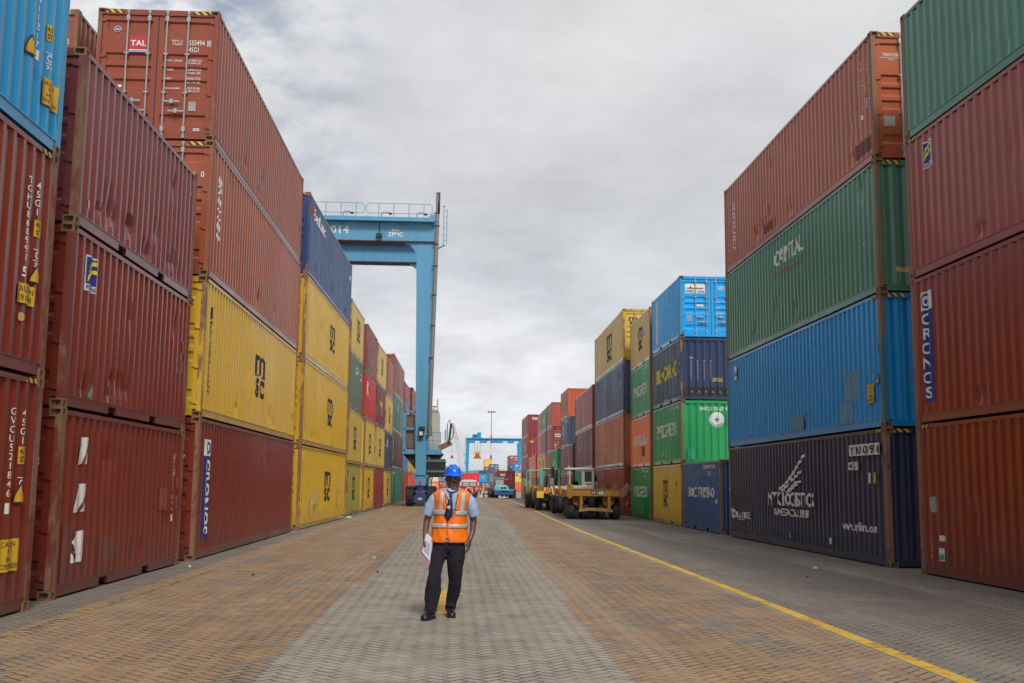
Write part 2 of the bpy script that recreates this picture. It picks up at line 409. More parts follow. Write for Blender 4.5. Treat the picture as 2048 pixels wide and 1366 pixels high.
# ------------------------------------------------------------------ shipping containers
CW = 2.438
def casting_mesh(lod):
    key = ('casting', lod > 0)
    if key in _T: return _T[key]
    bm = bmesh.new(); r = bmesh.ops.create_cube(bm, size=1.0)
    for v in r['verts']: v.co = Vector((v.co.x*.165, v.co.y*.178, v.co.z*.118))
    if lod == 0:
        for f in [f for f in bm.faces if abs(f.normal.z) < .5]:
            bmesh.ops.inset_region(bm, faces=[f], thickness=.030, depth=0)
            c = f.calc_center_median(); n_ = f.normal.copy()
            if abs(n_.x) > .5:
                for v in f.verts: v.co.y = c.y+(v.co.y-c.y)*.62
            bmesh.ops.inset_region(bm, faces=[f], thickness=.004, depth=-.07)
    me = bpy.data.meshes.new('corner_casting'); bm.to_mesh(me); bm.free(); _T[key] = me; return me
def profile(a, b, pitch, depth):
    n_ = max(1, round((b-a)/pitch-.25)); p = (b-a)/(n_+.25)
    br = [a]
    pts = [(a, 0.)]
    for i in range(n_):
        s = a+i*p
        for t, d in ((.25, 0), (.5, -depth), (.75, -depth), (1., 0)): pts.append((s+t*p, d))
    pts.append((b, 0.))
    def off(y):
        if y <= a or y >= b: return 0.
        t = ((y-a)/p) % 1.
        return 0. if t < .25 else (-depth*(t-.25)*4 if t < .5 else (-depth if t < .75 else -depth*(1-(t-.75)*4)))
    return pts, off
def container(label, cx, y0, z0, L, H, col, f=1, near='wall', lod=1, marks=(), dmarks=(), rust=.3, dents=0, haz=False, yaw=0., postc=None, postrust=.45, cat='container', group=None, key=None, tank=False):
    root = thing('shipping_container', label, cat, (cx, y0+L/2, z0), yaw, group)
    w = CW/2; h = L/2
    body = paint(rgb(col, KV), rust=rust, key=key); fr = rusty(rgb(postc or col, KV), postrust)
    pw = .13 if lod == 0 else .12
    # frame: posts, rails, sills
    pm = MB().box((-.0425, -.075, .10), (.0425, .075, H-.10)).build('corner_post', fr, root, loc=(w-.0425, h-.075, 0))
    for sx, sy_ in ((-1, 1), (1, -1), (-1, -1)): link('corner_post', pm.data, None, root, loc=(sx*(w-.0425), sy_*(h-.075), 0))
    rails = paint(rgb(col, KV*.92), rust=min(1, rust+.25), key=key)
    t_ = MB().box((-.036, -h+.178, H-.085), (.036, h-.178, H-.022)).build('top_rail', rails, root, loc=(w-.039, 0, 0))
    link('top_rail', t_.data, None, root, loc=(-w+.039, 0, 0))
    e = h-.178
    if L < 7: poly = [(-e, .030), (-1.21, .030), (-1.21, .135), (-.85, .135), (-.85, .030), (.85, .030), (.85, .135), (1.21, .135), (1.21, .030), (e, .030)]
    else: poly = [(-e, .030), (e, .030)]
    t_ = MB().prism(poly+[(e, .165), (-e, .165)], 'x', -.024, .024).build('bottom_rail', rails, root, loc=(w-.036, 0, 0))
    link('bottom_rail', t_.data, None, root, loc=(-w+.036, 0, 0))
    t_ = MB().box((-.025, -h+.15, .165), (.025, h-.15, .180)).build('rail_lip', rails, root, loc=(w-.026, 0, 0))
    link('rail_lip', t_.data, None, root, loc=(-w+.026, 0, 0))
    t_ = MB().box((-w+.165, -.043, .032), (w-.165, .043, .155)).build('sill', rails, root, loc=(0, -h+.047, 0)); link('sill', t_.data, None, root, loc=(0, h-.047, 0))
    t_ = MB().box((-w+.165, -.043, H-.125), (w-.165, .043, H-.012)).build('header', rails, root, loc=(0, -h+.047, 0)); link('header', t_.data, None, root, loc=(0, h-.047, 0))
    m = MB().box((-w+.07, -h+.12, .07), (w-.07, h-.12, .155)); m.build('floor', DARK(), root)
    m = MB().box((-w+.07, -h+.05, H-.05), (w-.07, h-.05, H-.02)); m.build('roof', rails, root)
    cm = casting_mesh(lod); cmat = rusty((.19, .115, .07), .75, 'cast')
    if not cm.materials: cm.materials.append(cmat)
    for sx in (-1, 1):
        for sy_ in (-1, 1):
            for z in (.059, H-.059):
                if lod > 0 and sx == -f and sy_ == 1: continue
                link('corner_casting', cm, None, root, loc=(sx*(w-.0795), sy_*(h-.086), z))
    # side panels
    a, b = -h+.15, h-.15; pts, off = profile(a, b, .278, .036)
    zt = H-.080
    nz = 9 if dents else 2
    rnd = random.Random(hash((round(cx, 1), round(y0, 1), round(z0, 1))) & 0xffff)
    dl = [(rnd.uniform(a+.5, b-.5), rnd.choice([rnd.uniform(.3, .6), rnd.uniform(.3, H-.4)]), rnd.uniform(.09, .28), rnd.uniform(.022, .055)) for _ in range(int(dents*1.5))]
    sides = {}
    for sx in (-1, 1):
        m = MB(); zs = [.178+(zt-.178)*k/(nz-1) for k in range(nz)]
        if dents and sx == f: zs = sorted(set(zs+[.30, .42, .55]))
        nzz = len(zs)
        for z in zs:
            for y, d in pts:
                dd = 0
                if sx == f:
                    for (ya, za, rr, dp) in dl:
                        q = ((y-ya)/rr)**2+((z-za)/(rr*.8))**2
                        if q < 6: dd -= dp*math.exp(-q)
                m.v.append((sx*(w-.006+d+dd), y, z))
        k = len(pts)
        for j in range(nzz-1):
            for i in range(k-1): m.f.append((j*k+i, j*k+i+1, (j+1)*k+i+1, (j+1)*k+i))
        sides[sx] = m.build('side_panel', body, root)
    if f > 0: fi = ((w-.006, -h, 0), (0, 1, 0), (1, 0, 0), 0, [p[0]+h for p in pts], lambda u: off(u-h))
    else: fi = ((-w+.006, h, 0), (0, -1, 0), (-1, 0, 0), 0, [h-p[0] for p in pts], lambda u: off(h-u))
    if dents:
        o2 = fi[5]
        dl_hit = dl
    put_marks(marks, fi, sides[f], lod)
    # end walls
    def wall(sy_):
        xa, xb = -w+.085, w-.085; pp, of = profile(xa, xb, .262, .046); m = MB()
        for z in (.15, H-.12):
            for x, d in pp: m.v.append((x, sy_*(h-.02+d), z))
        k = len(pp)
        for i in range(k-1): m.f.append((i, i+1, k+i+1, k+i))
        return m.build('end_wall', body, root), pp, of
    wall(1)
    if near == 'wall':
        ew, pp, of = wall(-1)
        if dmarks: put_marks(dmarks, ((-w, -h+.02, 0), (1, 0, 0), (0, -1, 0), 0, [p[0]+w for p in pp], lambda u: of(u-w)), ew, lod)
    else:
        zb, zt2 = .16, H-.128; hh = zt2-zb
        gro = [(.045, .125), (.325, .40), (.435, .51), (.55, .625), (.845, .92)]
        zp = [(zb, 0.), ]
        for t0, t1 in reversed(gro):
            zl, zh = zt2-t1*hh, zt2-t0*hh
            zp += [(zl-.02, 0.), (zl+.035, -.036), (zh-.035, -.036), (zh, 0.)]
        zp.append((zt2, 0.))
        Y = -h+.035
        def doff(z):
            for (za, da), (zc_, dc) in zip(zp, zp[1:]):
                if za <= z <= zc_: return da+(dc-da)*(z-za)/max(zc_-za, 1e-6)
            return 0.
        leaves = []
        for s in (-1, 1):
            xa, xb = sorted((s*.012, s*(w-.095))); m = MB()
            # leaf frame
            m.box((xa, Y-.004, zb), (xa+.10, Y+.05, zt2)); m.box((xb-.10, Y-.004, zb), (xb, Y+.05, zt2))
            i0 = len(m.v)
            for z, d in zp: m.v += [(xa+.10, Y-d, z), (xb-.10, Y-d, z)]
            for i in range(len(zp)-1): m.f.append((i0+2*i, i0+2*i+1, i0+2*i+3, i0+2*i+2))
            lf = m.build('door', body, root); leaves.append(lf)
        g_ = MB()
        t = .022
        g_.box((-w+.085, Y-.002, zb-.02), (w-.085, Y+.03, zb)); g_.box((-w+.085, Y-.002, zt2), (w-.085, Y+.03, zt2+.02))
        for x in (-w+.085, -.012, w-.085-t+.012): g_.box((x, Y-.002, zb), (x+t+(.002 if abs(x) < .1 else -.012), Y+.03, zt2))
        g_.build('door_gasket', GASKET(), root)
        us = (.61, 1.04, 1.398, 1.828)
        for q, u in enumerate(us):
            x = -w+u; lf = leaves[0 if q < 2 else 1]
            m = MB().tube([(x, Y-.042, .05), (x, Y-.042, H-.03)], .017, 6)
            for z in (zb+.02, zt2-.12):
                m.box((x-.034, Y-.060, z), (x+.034, Y-.006, z+.10))
            m.box((x-.026, Y-.052, .045), (x+.026, Y-.006, .10)); m.box((x-.026, Y-.052, H-.08), (x+.026, Y-.006, H-.025))
            for z in (zb+hh*.33, zb+hh*.66): m.box((x-.045, Y-.058, z), (x+.045, Y-.006, z+.03))
            m.build('lock_bar', STEEL(), lf)
            if lod < 2:
                hz = .80 if q in (0, 2) else .60; s = 1 if q in (0, 2) else -1
                m = MB().beam((x, Y-.062, hz), (x+s*.33, Y-.062, hz), .022, .03).box((x+s*.17-.03, Y-.085, hz-.045), (x+s*.17+.03, Y-.01, hz+.045))
                m.build('door_handle', STEEL(), lf)
        if lod == 0:
            for s in (-1, 1):
                for t in (.05, .33, .64, .95):
                    z = zb+hh*t; xx = s*(w-.085); m = MB()
                    m.prism([(xx+s*.045, z-.03), (xx+s*.045, z+.04), (xx-s*.06, z+.035), (xx-s*.12, z+.01), (xx-s*.06, z-.03)], 'y', Y-.03, Y-.006)
                    m.build('hinge', body, leaves[0 if s < 0 else 1])
        if dmarks:
            brk = [p[0] for p in zp]
            for s, lf in ((0, leaves[0]), (1, leaves[1])):
                mm = [k for k in dmarks if (max(v[0] for v in shape2d(k[0], k[2:])[0]) > w) == bool(s)]
                put_marks(mm, ((-w, Y, 0), (1, 0, 0), (0, -1, 0), 1, brk, doff), lf, lod)
    if haz:      # striped corners of the high boxes
        z0_, z1_ = H-.095, H-.022
        for s in (-1, 1):
            xa, xb = sorted((s*(w-.17), s*(w-.52))); MB().box((xa, -h-.001, z0_), (xb, -h+.003, z1_)).build('hazard_marking', hazard(), root)
        for s in (-1, 1):
            ya, yb = sorted((s*(h-.19), s*(h-.5))); xa, xb = sorted((f*(w-.002), f*(w+.001))); MB().box((xa, ya, H-.08), (xb, yb, H-.024)).build('hazard_marking', hazard(), root)
    return root
KV = 1.75
LT = .0
# --- marks used again and again
def msc(u0, z0, u1, z1):
    mid = z0+(z1-z0)*.50; w = u1-u0
    return [('T', 'k', 'm', u0, mid+.04, u1, z1), ('R', 'k', u0-.05, mid-.005, u0+w*.32, mid+.03), ('R', 'k', u1-w*.32, mid-.005, u1+.05, mid+.03), ('T', 'k', 'sc', u0+w*.06, z0, u1-w*.06, mid-.05)]
def stack_txt(t, u, zt, zb, w=.10, ink='w', **o):
    if w <= .12: w *= .74; o['bold'] = False
    return ('T', ink, '\n'.join(t), u-w/2, zb, u+w/2, zt, o)
def vnum(u, zt, num='GVCU521846', chk='1', u2=None, size='45G1', w=.10):
    d = (zt-1.15)/1.17 if False else 1.
    r = [stack_txt(num, u, zt, zt-1.0, w, sp=.9), ('T', 'w', chk, u-w*.35, zt-1.19, u+w*.35, zt-1.07)]
    if u2: r += [stack_txt(size, u2, zt, zt-.40, w, sp=.9)]
    return r
def cps(u, z): return [('R', 'y', u-.06, z-.10, u+.06, z+.10), ('T', 'k', '4.0\nST', u-.04, z-.08, u+.04, z+.08), ('R', 'w', u-.05, z-.26, u+.05, z-.25), ('R', 'w', u-.05, z-.39, u+.05, z-.38), ('T', 'w', 'C', u-.03, z-.365, u+.03, z-.275), ('T', 'w', '31', u-.035, z-.46, u+.035, z-.41)]
def tri(u, z): return [('P', 'k', [(u-.13, z-.02), (u+.13, z-.02), (u, z+.23)]), ('P', 'y', [(u-.105, z), (u+.105, z), (u, z+.19)])]
def caution(u0, z0, u1, z1, t="CAUTION\n9' 6\"\nHIGH\nCONTAINER"): return [('R', 'y', u0, z0, u1, z1), ('T', 'k', t, u0+.02, z0+.03, u1-.02, z1-.03, {'bold': False})]
def florens(u0, z0, u1, z1):
    w, h = u1-u0, z1-z0
    def s(b): return [(u0+w*x, z0+h*y) for x, y in b]
    return [('R', 'w', u0, z0, u1, z1), ('R', 'n', u0+w*.06, z0+h*.2, u1-w*.06, z1-h*.05),
            ('P', 'Y', s([(.12, .24), (.3, .45), (.55, .53), (.92, .55), (.92, .66), (.5, .64), (.25, .56), (.14, .42)])),
            ('P', 'Y', s([(.15, .5), (.32, .68), (.6, .76), (.92, .79), (.92, .9), (.5, .87), (.25, .77)])), ('T', 'n', 'FLORENS', u0+w*.08, z0+h*.04, u1-w*.08, z0+h*.16)]
def cron_banner(u0, zt, u1, zb, rot=False):
    w = u1-u0; zs = zt-(zt-zb)*.17
    r = [('R', 'n', u0, zb, u1, zs), ('R', 'w', u0, zs, u1, zt), ('O', 'n', (u0+u1)/2, (zs+zt)/2, w*.30), ('O', 'w', (u0+u1)/2, (zs+zt)/2, w*.2), ('O', 'n', (u0+u1)/2, (zs+zt)/2-.01, w*.1)]
    if rot: r.append(('T', 'w', 'CRONOS', u0+w*.16, zb+.05, u1-w*.16, zs-.06, {'rot': 'cw'}))
    else: r.append(stack_txt('CRONOS', (u0+u1)/2, zs-.06, zb+.06, w*.66, sp=.95))
    return r
def evg(u0=1.05, z0=1.10, u1=5.2, z1=1.62): return [('T', 'w', 'EVERGREEN', u0, z0, u1, z1)]
def emcu(u1=5.6, t='EMCU306796'): return [('T', 'w', t, u1-1.9, 2.12, u1-.15, 2.24), ('T', 'w', '22G1', u1-1.3, 1.90, u1-.6, 2.02)]
def small(u, zt=2.1, zb=1.3, ink='w', t='MLCU311874'): return [stack_txt(t, u, zt, zb, .09, ink)]
def dtab(u=1.42, z=1.0, w=.85, big=None):
    r = []
    for i, (a, b_) in enumerate((('MAX. GROSS', '32.500 KGS.\n71.650 LBS.'), ('TARE', '3.840 KGS.\n8.460 LBS.'), ('NET', '28.660 KGS.\n63.190 LBS.'), ('CU.CAP.', '76.4 CU.M.\n2.700 CU.FT.'))):
        zz = z+.62-i*.2; r += [('T', 'w', a, u, zz+.03, u+(.30 if len(a) > 6 else .13), zz+.075, {'bold': False}), ('T', 'w', b_, u+.42, zz-.03, u+.42+.29, zz+.09, {'bold': False})]
    return r
SIDE = {1: 'left', -1: 'right'}
ORD = {1: ['nearest', 'second', 'third', 'fourth', 'fifth', 'sixth', 'seventh', 'eighth', 'ninth', 'tenth', 'eleventh', 'twelfth'], }
def tiername(k, n_): return 'bottom' if k == 0 else ('top' if k == n_-1 else ('second' if k == 1 else 'third'))
def stack(f, idx, xn, xf, y0, L, z0, tiers, lod):
    """tiers: bottom first, (height, colour, description, kwargs)"""
    z = z0; yaw = -math.atan2(xf-xn, L) ; xm = (xn+xf)/2
    for k, (H, col, desc, kw) in enumerate(tiers):
        kw = dict(kw); jit = 0 if k == 0 else random.uniform(-.012, .012)
        t = tiername(k, len(tiers)) if len(tiers) > 1 else 'alone'
        lab = '%s container, %s of the %s %s-hand stack' % (desc, t, idx, SIDE[f]) if len(tiers) > 1 else 'blue container standing alone on the ground in front of the green white-emblem container'
        container(lab, xm-f*CW/2+jit, y0, z, L, H, col, f=f, yaw=yaw, lod=lod, group='shipping containers lining the lane', **kw)
        z += H
# ------------------------------------------------------------------ the stacks
RED = (100, 42, 32); BRICK = (120, 58, 42); SALM = (116, 58, 44); MAUVE = (106, 60, 58); MUST = (172, 138, 46); NAVB = (36, 42, 66)
BLUE = (0, 100, 148); SKY = (14, 132, 196); DGRN = (66, 106, 88); EVER = (22, 126, 66); ORNG = (204, 104, 44); RBRN = (150, 86, 56); PURP = (92, 44, 54)
TEAL = (30, 140, 124); CORAL = (214, 92, 70); STLB = (88, 124, 156); HBLUE = (42, 62, 98); CRIM = (160, 42, 44); OLIV = (136, 126, 60); MAR = (96, 42, 42)
# left-hand row -----------------------------------------------------
stack(1, 'nearest', -5.0, -5.0, .9, 12.2, 0, [
    (2.73, RED, 'worn red-brown', dict(rust=.25, dents=3, haz=True, postrust=.55, marks=vnum(11.42, 2.33, 'GVCU521846', '1', 11.70)+cps(11.71, 1.80)+tri(11.70, 1.27)+caution(11.28, .50, 11.74, .86))),
    (2.76, RED, 'faded red', dict(rust=.25, dents=4, postrust=.6, haz=True, marks=vnum(11.43, 2.30, 'TGHU866991', '5', 11.68)+cps(11.71, 1.74)+tri(11.72, 1.10)+caution(11.26, .80, 11.70, 1.03, 'CAUTION\n2.9 HIGH')+[('O', 'o', 11.39, .64, .05)])),
    (2.75, (0, 112, 158), 'bright blue', dict(rust=.12, dents=1, postc=(70, 140, 175), postrust=.3, marks=[stack_txt('GESU4311217', 11.36, 2.3, 1.08, .12, sp=.9), ('T', 'w', '1', 11.32, .94, 11.40, 1.06)]+cps(11.68, 1.40)+tri(11.13, .93)+caution(11.52, .50, 11.98, .82))),
], 0)
stack(1, 'second', -5.12, -5.07, 14.1, 6.1, 0, [
    (2.46, RED, 'red-brown', dict(near='door', rust=.35, dents=5, postrust=.6, marks=[
        ('P', 'w', [(.70, 1.73), (.74, 1.92), (.80, 2.10), (1.14, 2.12), (1.06, 1.75)]), ('P', 'b', [(.90, 1.73), (.95, 1.73), (1.11, 2.12), (1.08, 2.12)]),
        ('P', 'w', [(.66, 1.09), (.70, 1.30), (.78, 1.47), (1.12, 1.48), (1.06, 1.10)]), ('P', 'b', [(.86, 1.09), (.92, 1.09), (1.05, 1.25), (1.12, 1.40), (1.04, 1.33)]),
        ('P', 'w', [(.62, .42), (.64, .58), (.72, .50), (.80, .42)]), ('P', 'w', [(.66, .70), (.78, .82), (1.12, .86), (1.02, .42), (.88, .42), (.90, .52), (.74, .60)]),
        ('R', 'd', .36, .18, .66, .95), ('R', 'd', 1.75, .18, 2.4, .70), ('R', 'q', 4.7, 1.02, 5.1, 1.4)]+vnum(5.52, 2.0)+cps(5.72, 1.5), dmarks=[('T', 'w', '7', 1.88, 1.70, 1.95, 1.83), ('T', 'w', '8', 2.10, 1.70, 2.18, 1.83)])),
    (2.45, RED, 'red, bearing a blue and yellow emblem,', dict(near='door', rust=.15, dents=6, postrust=.3, marks=florens(.62, 1.66, 1.02, 2.16)+vnum(5.46, 2.2)+cps(5.70, 1.5)+[('P', 'g', [(.92, .22), (1.0, .40), (1.0, .16)]), ('P', 'm', [(1.0, .16), (1.03, .30), (1.0, .42)])],
        dmarks=[('T', 'w', '1', 1.95, 1.73, 1.98, 1.86), ('T', 'w', '9', 2.10, 1.73, 2.18, 1.86), ('R', 'w', 1.9, .24, 2.1, .32), ('T', 'n', 'CIMC', 1.92, .255, 2.08, .305)])),
    (2.45, (104, 56, 56), 'dull maroon, dented', dict(near='door', rust=.5, dents=9, postrust=.7, marks=[('T', 'w', 'U', 5.62, 2.10, 5.72, 2.26), ('T', 'w', '4', 5.62, 1.88, 5.72, 2.04), ('R', 'w', .45, .32, .6, .44)], dmarks=[('T', 'w', '9', 2.10, 1.74, 2.18, 1.9)])),
], 0)
TALD = [('R', 'r', .645, 1.88, 1.005, 2.20), ('T', 'w', 'TAL', .67, 1.98, .985, 2.10), ('R', 'w', .645, 1.85, 1.005, 1.90), ('T', 'n', 'INTERNATIONAL', .66, 1.86, .99, 1.885), ('R', 'n', .645, 1.82, 1.005, 1.85),
        ('O', 'w', .39, 2.33, .072), ('O', 'n', .39, 2.33, .062), ('T', 'w', '32', .35, 2.30, .43, 2.355), ('T', 'w', 'TCLU', 1.50, 2.02, 1.71, 2.13, {'bold': False}), ('T', 'w', '555494', 1.85, 2.02, 2.16, 2.13, {'bold': False}),
        ('R', 'w', 2.215, 2.00, 2.29, 2.13), ('R', 'd', 2.225, 2.01, 2.28, 2.12), ('T', 'w', '0', 2.235, 2.025, 2.27, 2.105), ('T', 'w', '45G1', 1.85, 1.87, 2.05, 1.975, {'bold': False}),
        ('R', 'l', 1.90, .62, 2.05, .82), ('R', 'w', 2.02, .20, 2.14, .26), ('T', 'n', 'CIMC', 2.03, .215, 2.13, .245), ('R', 'w', .33, 1.09, .53, 1.15)]+dtab(1.42, 1.02)
MSCV = [('R', 'k', .60, 2.04, .69, 2.28), stack_txt('MEDIUEBRALIFENA', .65, 2.0, .52, .10, 'k', sp=.9)]
stack(1, 'third', -5.02, -5.02, 21.1, 12.2, 0, [
    (2.77, RED, 'dark red, with a blue vertical banner,', dict(near='door', rust=.35, dents=4, postrust=.75, marks=cron_banner(.62, 2.36, 1.10, .42, True)+vnum(11.6, 2.2)+[('R', 'w', 12.0, 1.5, 12.06, 1.6)], dmarks=[('T', 'w', '7', 2.10, 1.9, 2.18, 2.03), ('T', 'w', '1', 1.93, 1.9, 1.96, 2.03)])),
    (2.81, MUST, 'mustard yellow', dict(near='door', rust=.35, dents=3, postrust=.6, marks=msc(5.55, .86, 6.85, 1.92)+MSCV+cps(11.7, .75)[:2], dmarks=[('T', 'k', '2', 2.12, 2.22, 2.2, 2.36)])),
    (2.77, (126, 68, 48), 'sun-faded brown', dict(near='door', rust=.25, dents=2, haz=True, postrust=.3, marks=[('T', 'w', 'CRONOS', .66, .90, .96, 2.28, {'rot': 'cw'})]+cps(11.7, 1.5)[:2], dmarks=[('T', 'w', '3416', 1.85, 2.02, 2.10, 2.14), ('T', 'w', '0', 2.2, 2.02, 2.27, 2.14)])),
    (2.76, (116, 60, 44), 'chocolate red, with silver door bars,', dict(near='door', rust=.10, dents=2, haz=True, postrust=.35, marks=tri(11.6, 1.4)+cps(11.8, 1.05)[:2], dmarks=TALD)),
], 0)
# second row behind it: only its highest box shows over the nearer ones
for k in range(4):
    container(['hidden brown container at the foot of the rear left row', 'hidden dark red container, second in the rear left row', 'hidden red container, third in the rear left row',
               'brown container with pale numbers behind and left of the silver-barred top container'][k], -5.02-CW*1.5-.42, 21.15, 2.77*k, 12.2, 2.77, (BRICK, RED, RED, (118, 66, 50))[k], f=1, near='door', lod=1, haz=k == 3,
              postrust=.6, group='shipping containers lining the lane', dmarks=[('T', 'w', '555413', 1.70, 2.03, 2.10, 2.15), ('T', 'w', '2', 2.2, 2.03, 2.27, 2.15), ('T', 'w', '45G1', 1.72, 1.87, 1.98, 1.98)]+dtab(1.42, 1.02) if k == 3 else ())
stack(1, 'fourth', -5.0, -4.80, 34.7, 12.2, 0, [
    (2.73, MUST, 'mustard yellow, patched with pale squares,', dict(near='door', rust=.3, dents=3, postrust=.75, marks=msc(5.7, .82, 7.4, 1.94)+[stack_txt('MEDITERRANEAN', .45, 2.2, .5, .10, 'k', sp=.9), ('R', 'm', 2.1, .35, 3.0, .95), ('R', 'm', 3.1, .75, 4.2, 1.3), ('R', 'm', 9.3, .6, 9.9, 1.2), ('R', 'm', 10.2, 1.2, 10.6, 2.1), ('R', 'w', 4.3, .42, 4.5, .55)]+cps(11.6, .7)[:2])),
    (2.82, MUST, 'stained mustard yellow', dict(near='door', rust=.8, dents=4, postrust=.75, marks=msc(5.9, .92, 7.3, 1.98)+[stack_txt('MEDITERRANEAN', .5, 2.2, .5, .10, 'k', sp=.9)]+cps(11.6, .85)[:2])),
    (2.79, MUST, 'mustard yellow, rust-streaked,', dict(near='door', rust=.6, dents=3, postrust=.75, marks=msc(6.0, 1.0, 7.45, 2.0)+[stack_txt('MEDITERRANEAN', .5, 2.2, .5, .10, 'k', sp=.9)]+cps(11.6, .85)[:2], dmarks=[('T', 'k', '0', 2.12, 2.25, 2.2, 2.4)])),
    (2.74, HBLUE, 'deep blue', dict(near='door', rust=.3, dents=9, haz=True, postrust=.35, marks=[('T', 'r', 'M', .45, 2.10, 1.0, 2.5), ('T', 'w', 'SeaLand', 1.05, 2.06, 3.9, 2.46)]+[('R', 'w', 11.6, 2.0, 11.9, 2.2)], dmarks=[('T', 'w', '0K', 2.0, 2.12, 2.15, 2.3)])),
], 1)
MS6 = msc(2.42, .70, 3.6, 1.80)
stack(1, 'fifth', -4.93, -4.88, 48.8, 6.1, 0, [
    (2.39, OLIV, 'dull olive-yellow', dict(rust=.2, marks=MS6+[stack_txt('MSC', .4, 2.2, .4, .08, 'k')])), (2.58, (162, 138, 70), 'pale mustard', dict(rust=.4, postrust=.7, marks=MS6+small(.5, 2.3, 2.2, 'k', 'M'))),
    (2.52, (84, 98, 82), 'grimy dark green', dict(rust=.7, marks=[('T', 'w', 'CAI', 2.7, 1.75, 4.1, 2.1), ('R', 'r', 3.4, 1.4, 4.0, 1.44), ('T', 'w', '22G1', 4.9, 1.9, 5.5, 2.02), ('T', 'w', '6 0\n9', 4.9, 1.45, 5.5, 1.75)])),
    (2.46, (170, 146, 78), 'weathered yellow', dict(rust=.55, postrust=.7, marks=msc(2.7, .85, 4.1, 1.95)))], 1)
stack(1, 'sixth', -4.78, -4.74, 55.9, 6.1, 0, [
    (2.38, MUST, 'golden yellow', dict(near='door', rust=.3, postrust=.8, marks=MS6+[('R', 'w', .4, .1, .7, .2)])), (2.48, (176, 148, 70), 'ochre yellow, rust-edged,', dict(near='door', rust=.35, postrust=.8, marks=MS6)),
    (2.48, CRIM, 'crimson', dict(near='door', rust=.12, marks=[('T', 'w', 'K', .5, 1.25, 1.7, 2.0), ('R', 'r', 1.8, 2.0, 2.2, 2.1)], dmarks=[('T', 'w', '0 9', 1.7, 1.7, 2.1, 1.85)])),
    (2.50, (112, 64, 60), 'mauve-brown', dict(near='door', rust=.2, marks=[stack_txt('TRLU 6', .6, 2.2, .9, .1), ('R', 'l', 2.4, .5, 2.9, .95)], dmarks=[('T', 'w', '2', 2.0, 1.7, 2.15, 1.86)]))], 1)
stack(1, 'seventh', -4.74, -4.64, 62.8, 6.1, 0, [
    (2.40, (120, 56, 56), 'plain maroon-red', dict(rust=.2)), (2.50, (170, 144, 68), 'clean ochre', dict(rust=.2, marks=MS6)),
    (2.42, PURP, 'purple, with a yellow logo,', dict(rust=.2, marks=[('P', 'Y', [(3.5, .75), (3.9, .8), (3.8, 1.2), (4.4, 1.55), (3.9, 1.5), (4.0, 2.1), (3.6, 1.55)]), ('T', 'Y', 'YO', 2.2, 1.25, 3.5, 1.6)])), (2.45, (172, 146, 76), 'sandy yellow', dict(rust=.4, marks=msc(2.5, .75, 3.7, 1.8)))], 1)
stack(1, 'eighth', -4.62, -4.56, 69.4, 6.1, 0, [
    (2.35, (174, 146, 68), 'yellow, grey-posted,', dict(near='door', rust=.2, marks=MS6)), (2.48, (52, 54, 78), 'navy, white-marked,', dict(rust=.1, marks=[('T', 'w', 'e', 1.6, 1.5, 2.6, 2.1), ('T', 'w', 'K', .3, 1.5, .7, 1.7)])),
    (2.42, (186, 152, 80), 'light mustard', dict(rust=.2, marks=MS6+[('R', 'k', 4.2, 1.2, 4.6, 1.35)])), (2.45, (134, 78, 66), 'pinkish brown', dict(near='door', rust=.3, marks=small(1.3, 2.2, .7, t='MLCU311874')+small(4.6, 2.2, .8)))], 1)
stack(1, 'ninth', -4.55, -4.43, 76.0, 12.2, -.02, [
    (2.58, (36, 116, 96), 'sea green', dict(rust=.5, marks=[('T', 'w', 'CHINA SHIPPING', .7, .5, 1.3, 2.3, {'rot': 'cw'}), ('R', 'w', 1.5, 2.2, 3.2, 2.35)])), (2.72, (88, 46, 44), 'sooty maroon', dict(rust=.9, marks=cron_banner(.5, 2.5, 1.3, .5, True))),
    (2.66, (58, 104, 84), 'dark green, white-lettered,', dict(rust=.7, marks=[('T', 'w', 'CAI', 4.2, 1.6, 6.2, 2.3), ('R', 'r', 5.0, 1.3, 6.0, 1.36)])), (2.76, (130, 68, 60), 'brown, hazard-cornered,', dict(near='door', rust=.4, haz=True, marks=small(.9, 2.4, .6)))], 1)
stack(1, 'tenth', -4.42, -4.25, 89.0, 6.1, -.03, [
    (2.48, (136, 66, 58), 'rose red', dict(rust=.3)), (2.5, STLB, 'pale steel-blue', dict(rust=.2, marks=[('R', 'n', 2.6, .6, 3.3, 1.2)])), (2.5, (134, 64, 58), 'red-brown, faded,', dict(rust=.3)), (2.5, (124, 64, 56), 'plain brown', dict(rust=.4))], 2)
stack(1, 'eleventh', -4.15, -4.05, 99.0, 12.2, -.05, [
    (2.5, (176, 84, 70), 'salmon', dict(near='door', rust=.2)), (2.6, MUST, 'yellow', dict(near='door', rust=.2, marks=MS6)), (2.6, BRICK, 'brick red', dict(near='door', rust=.2)), (2.7, MAR, 'maroon', dict(near='door', rust=.2, marks=cron_banner(.9, 2.5, 1.7, .5)))], 2)
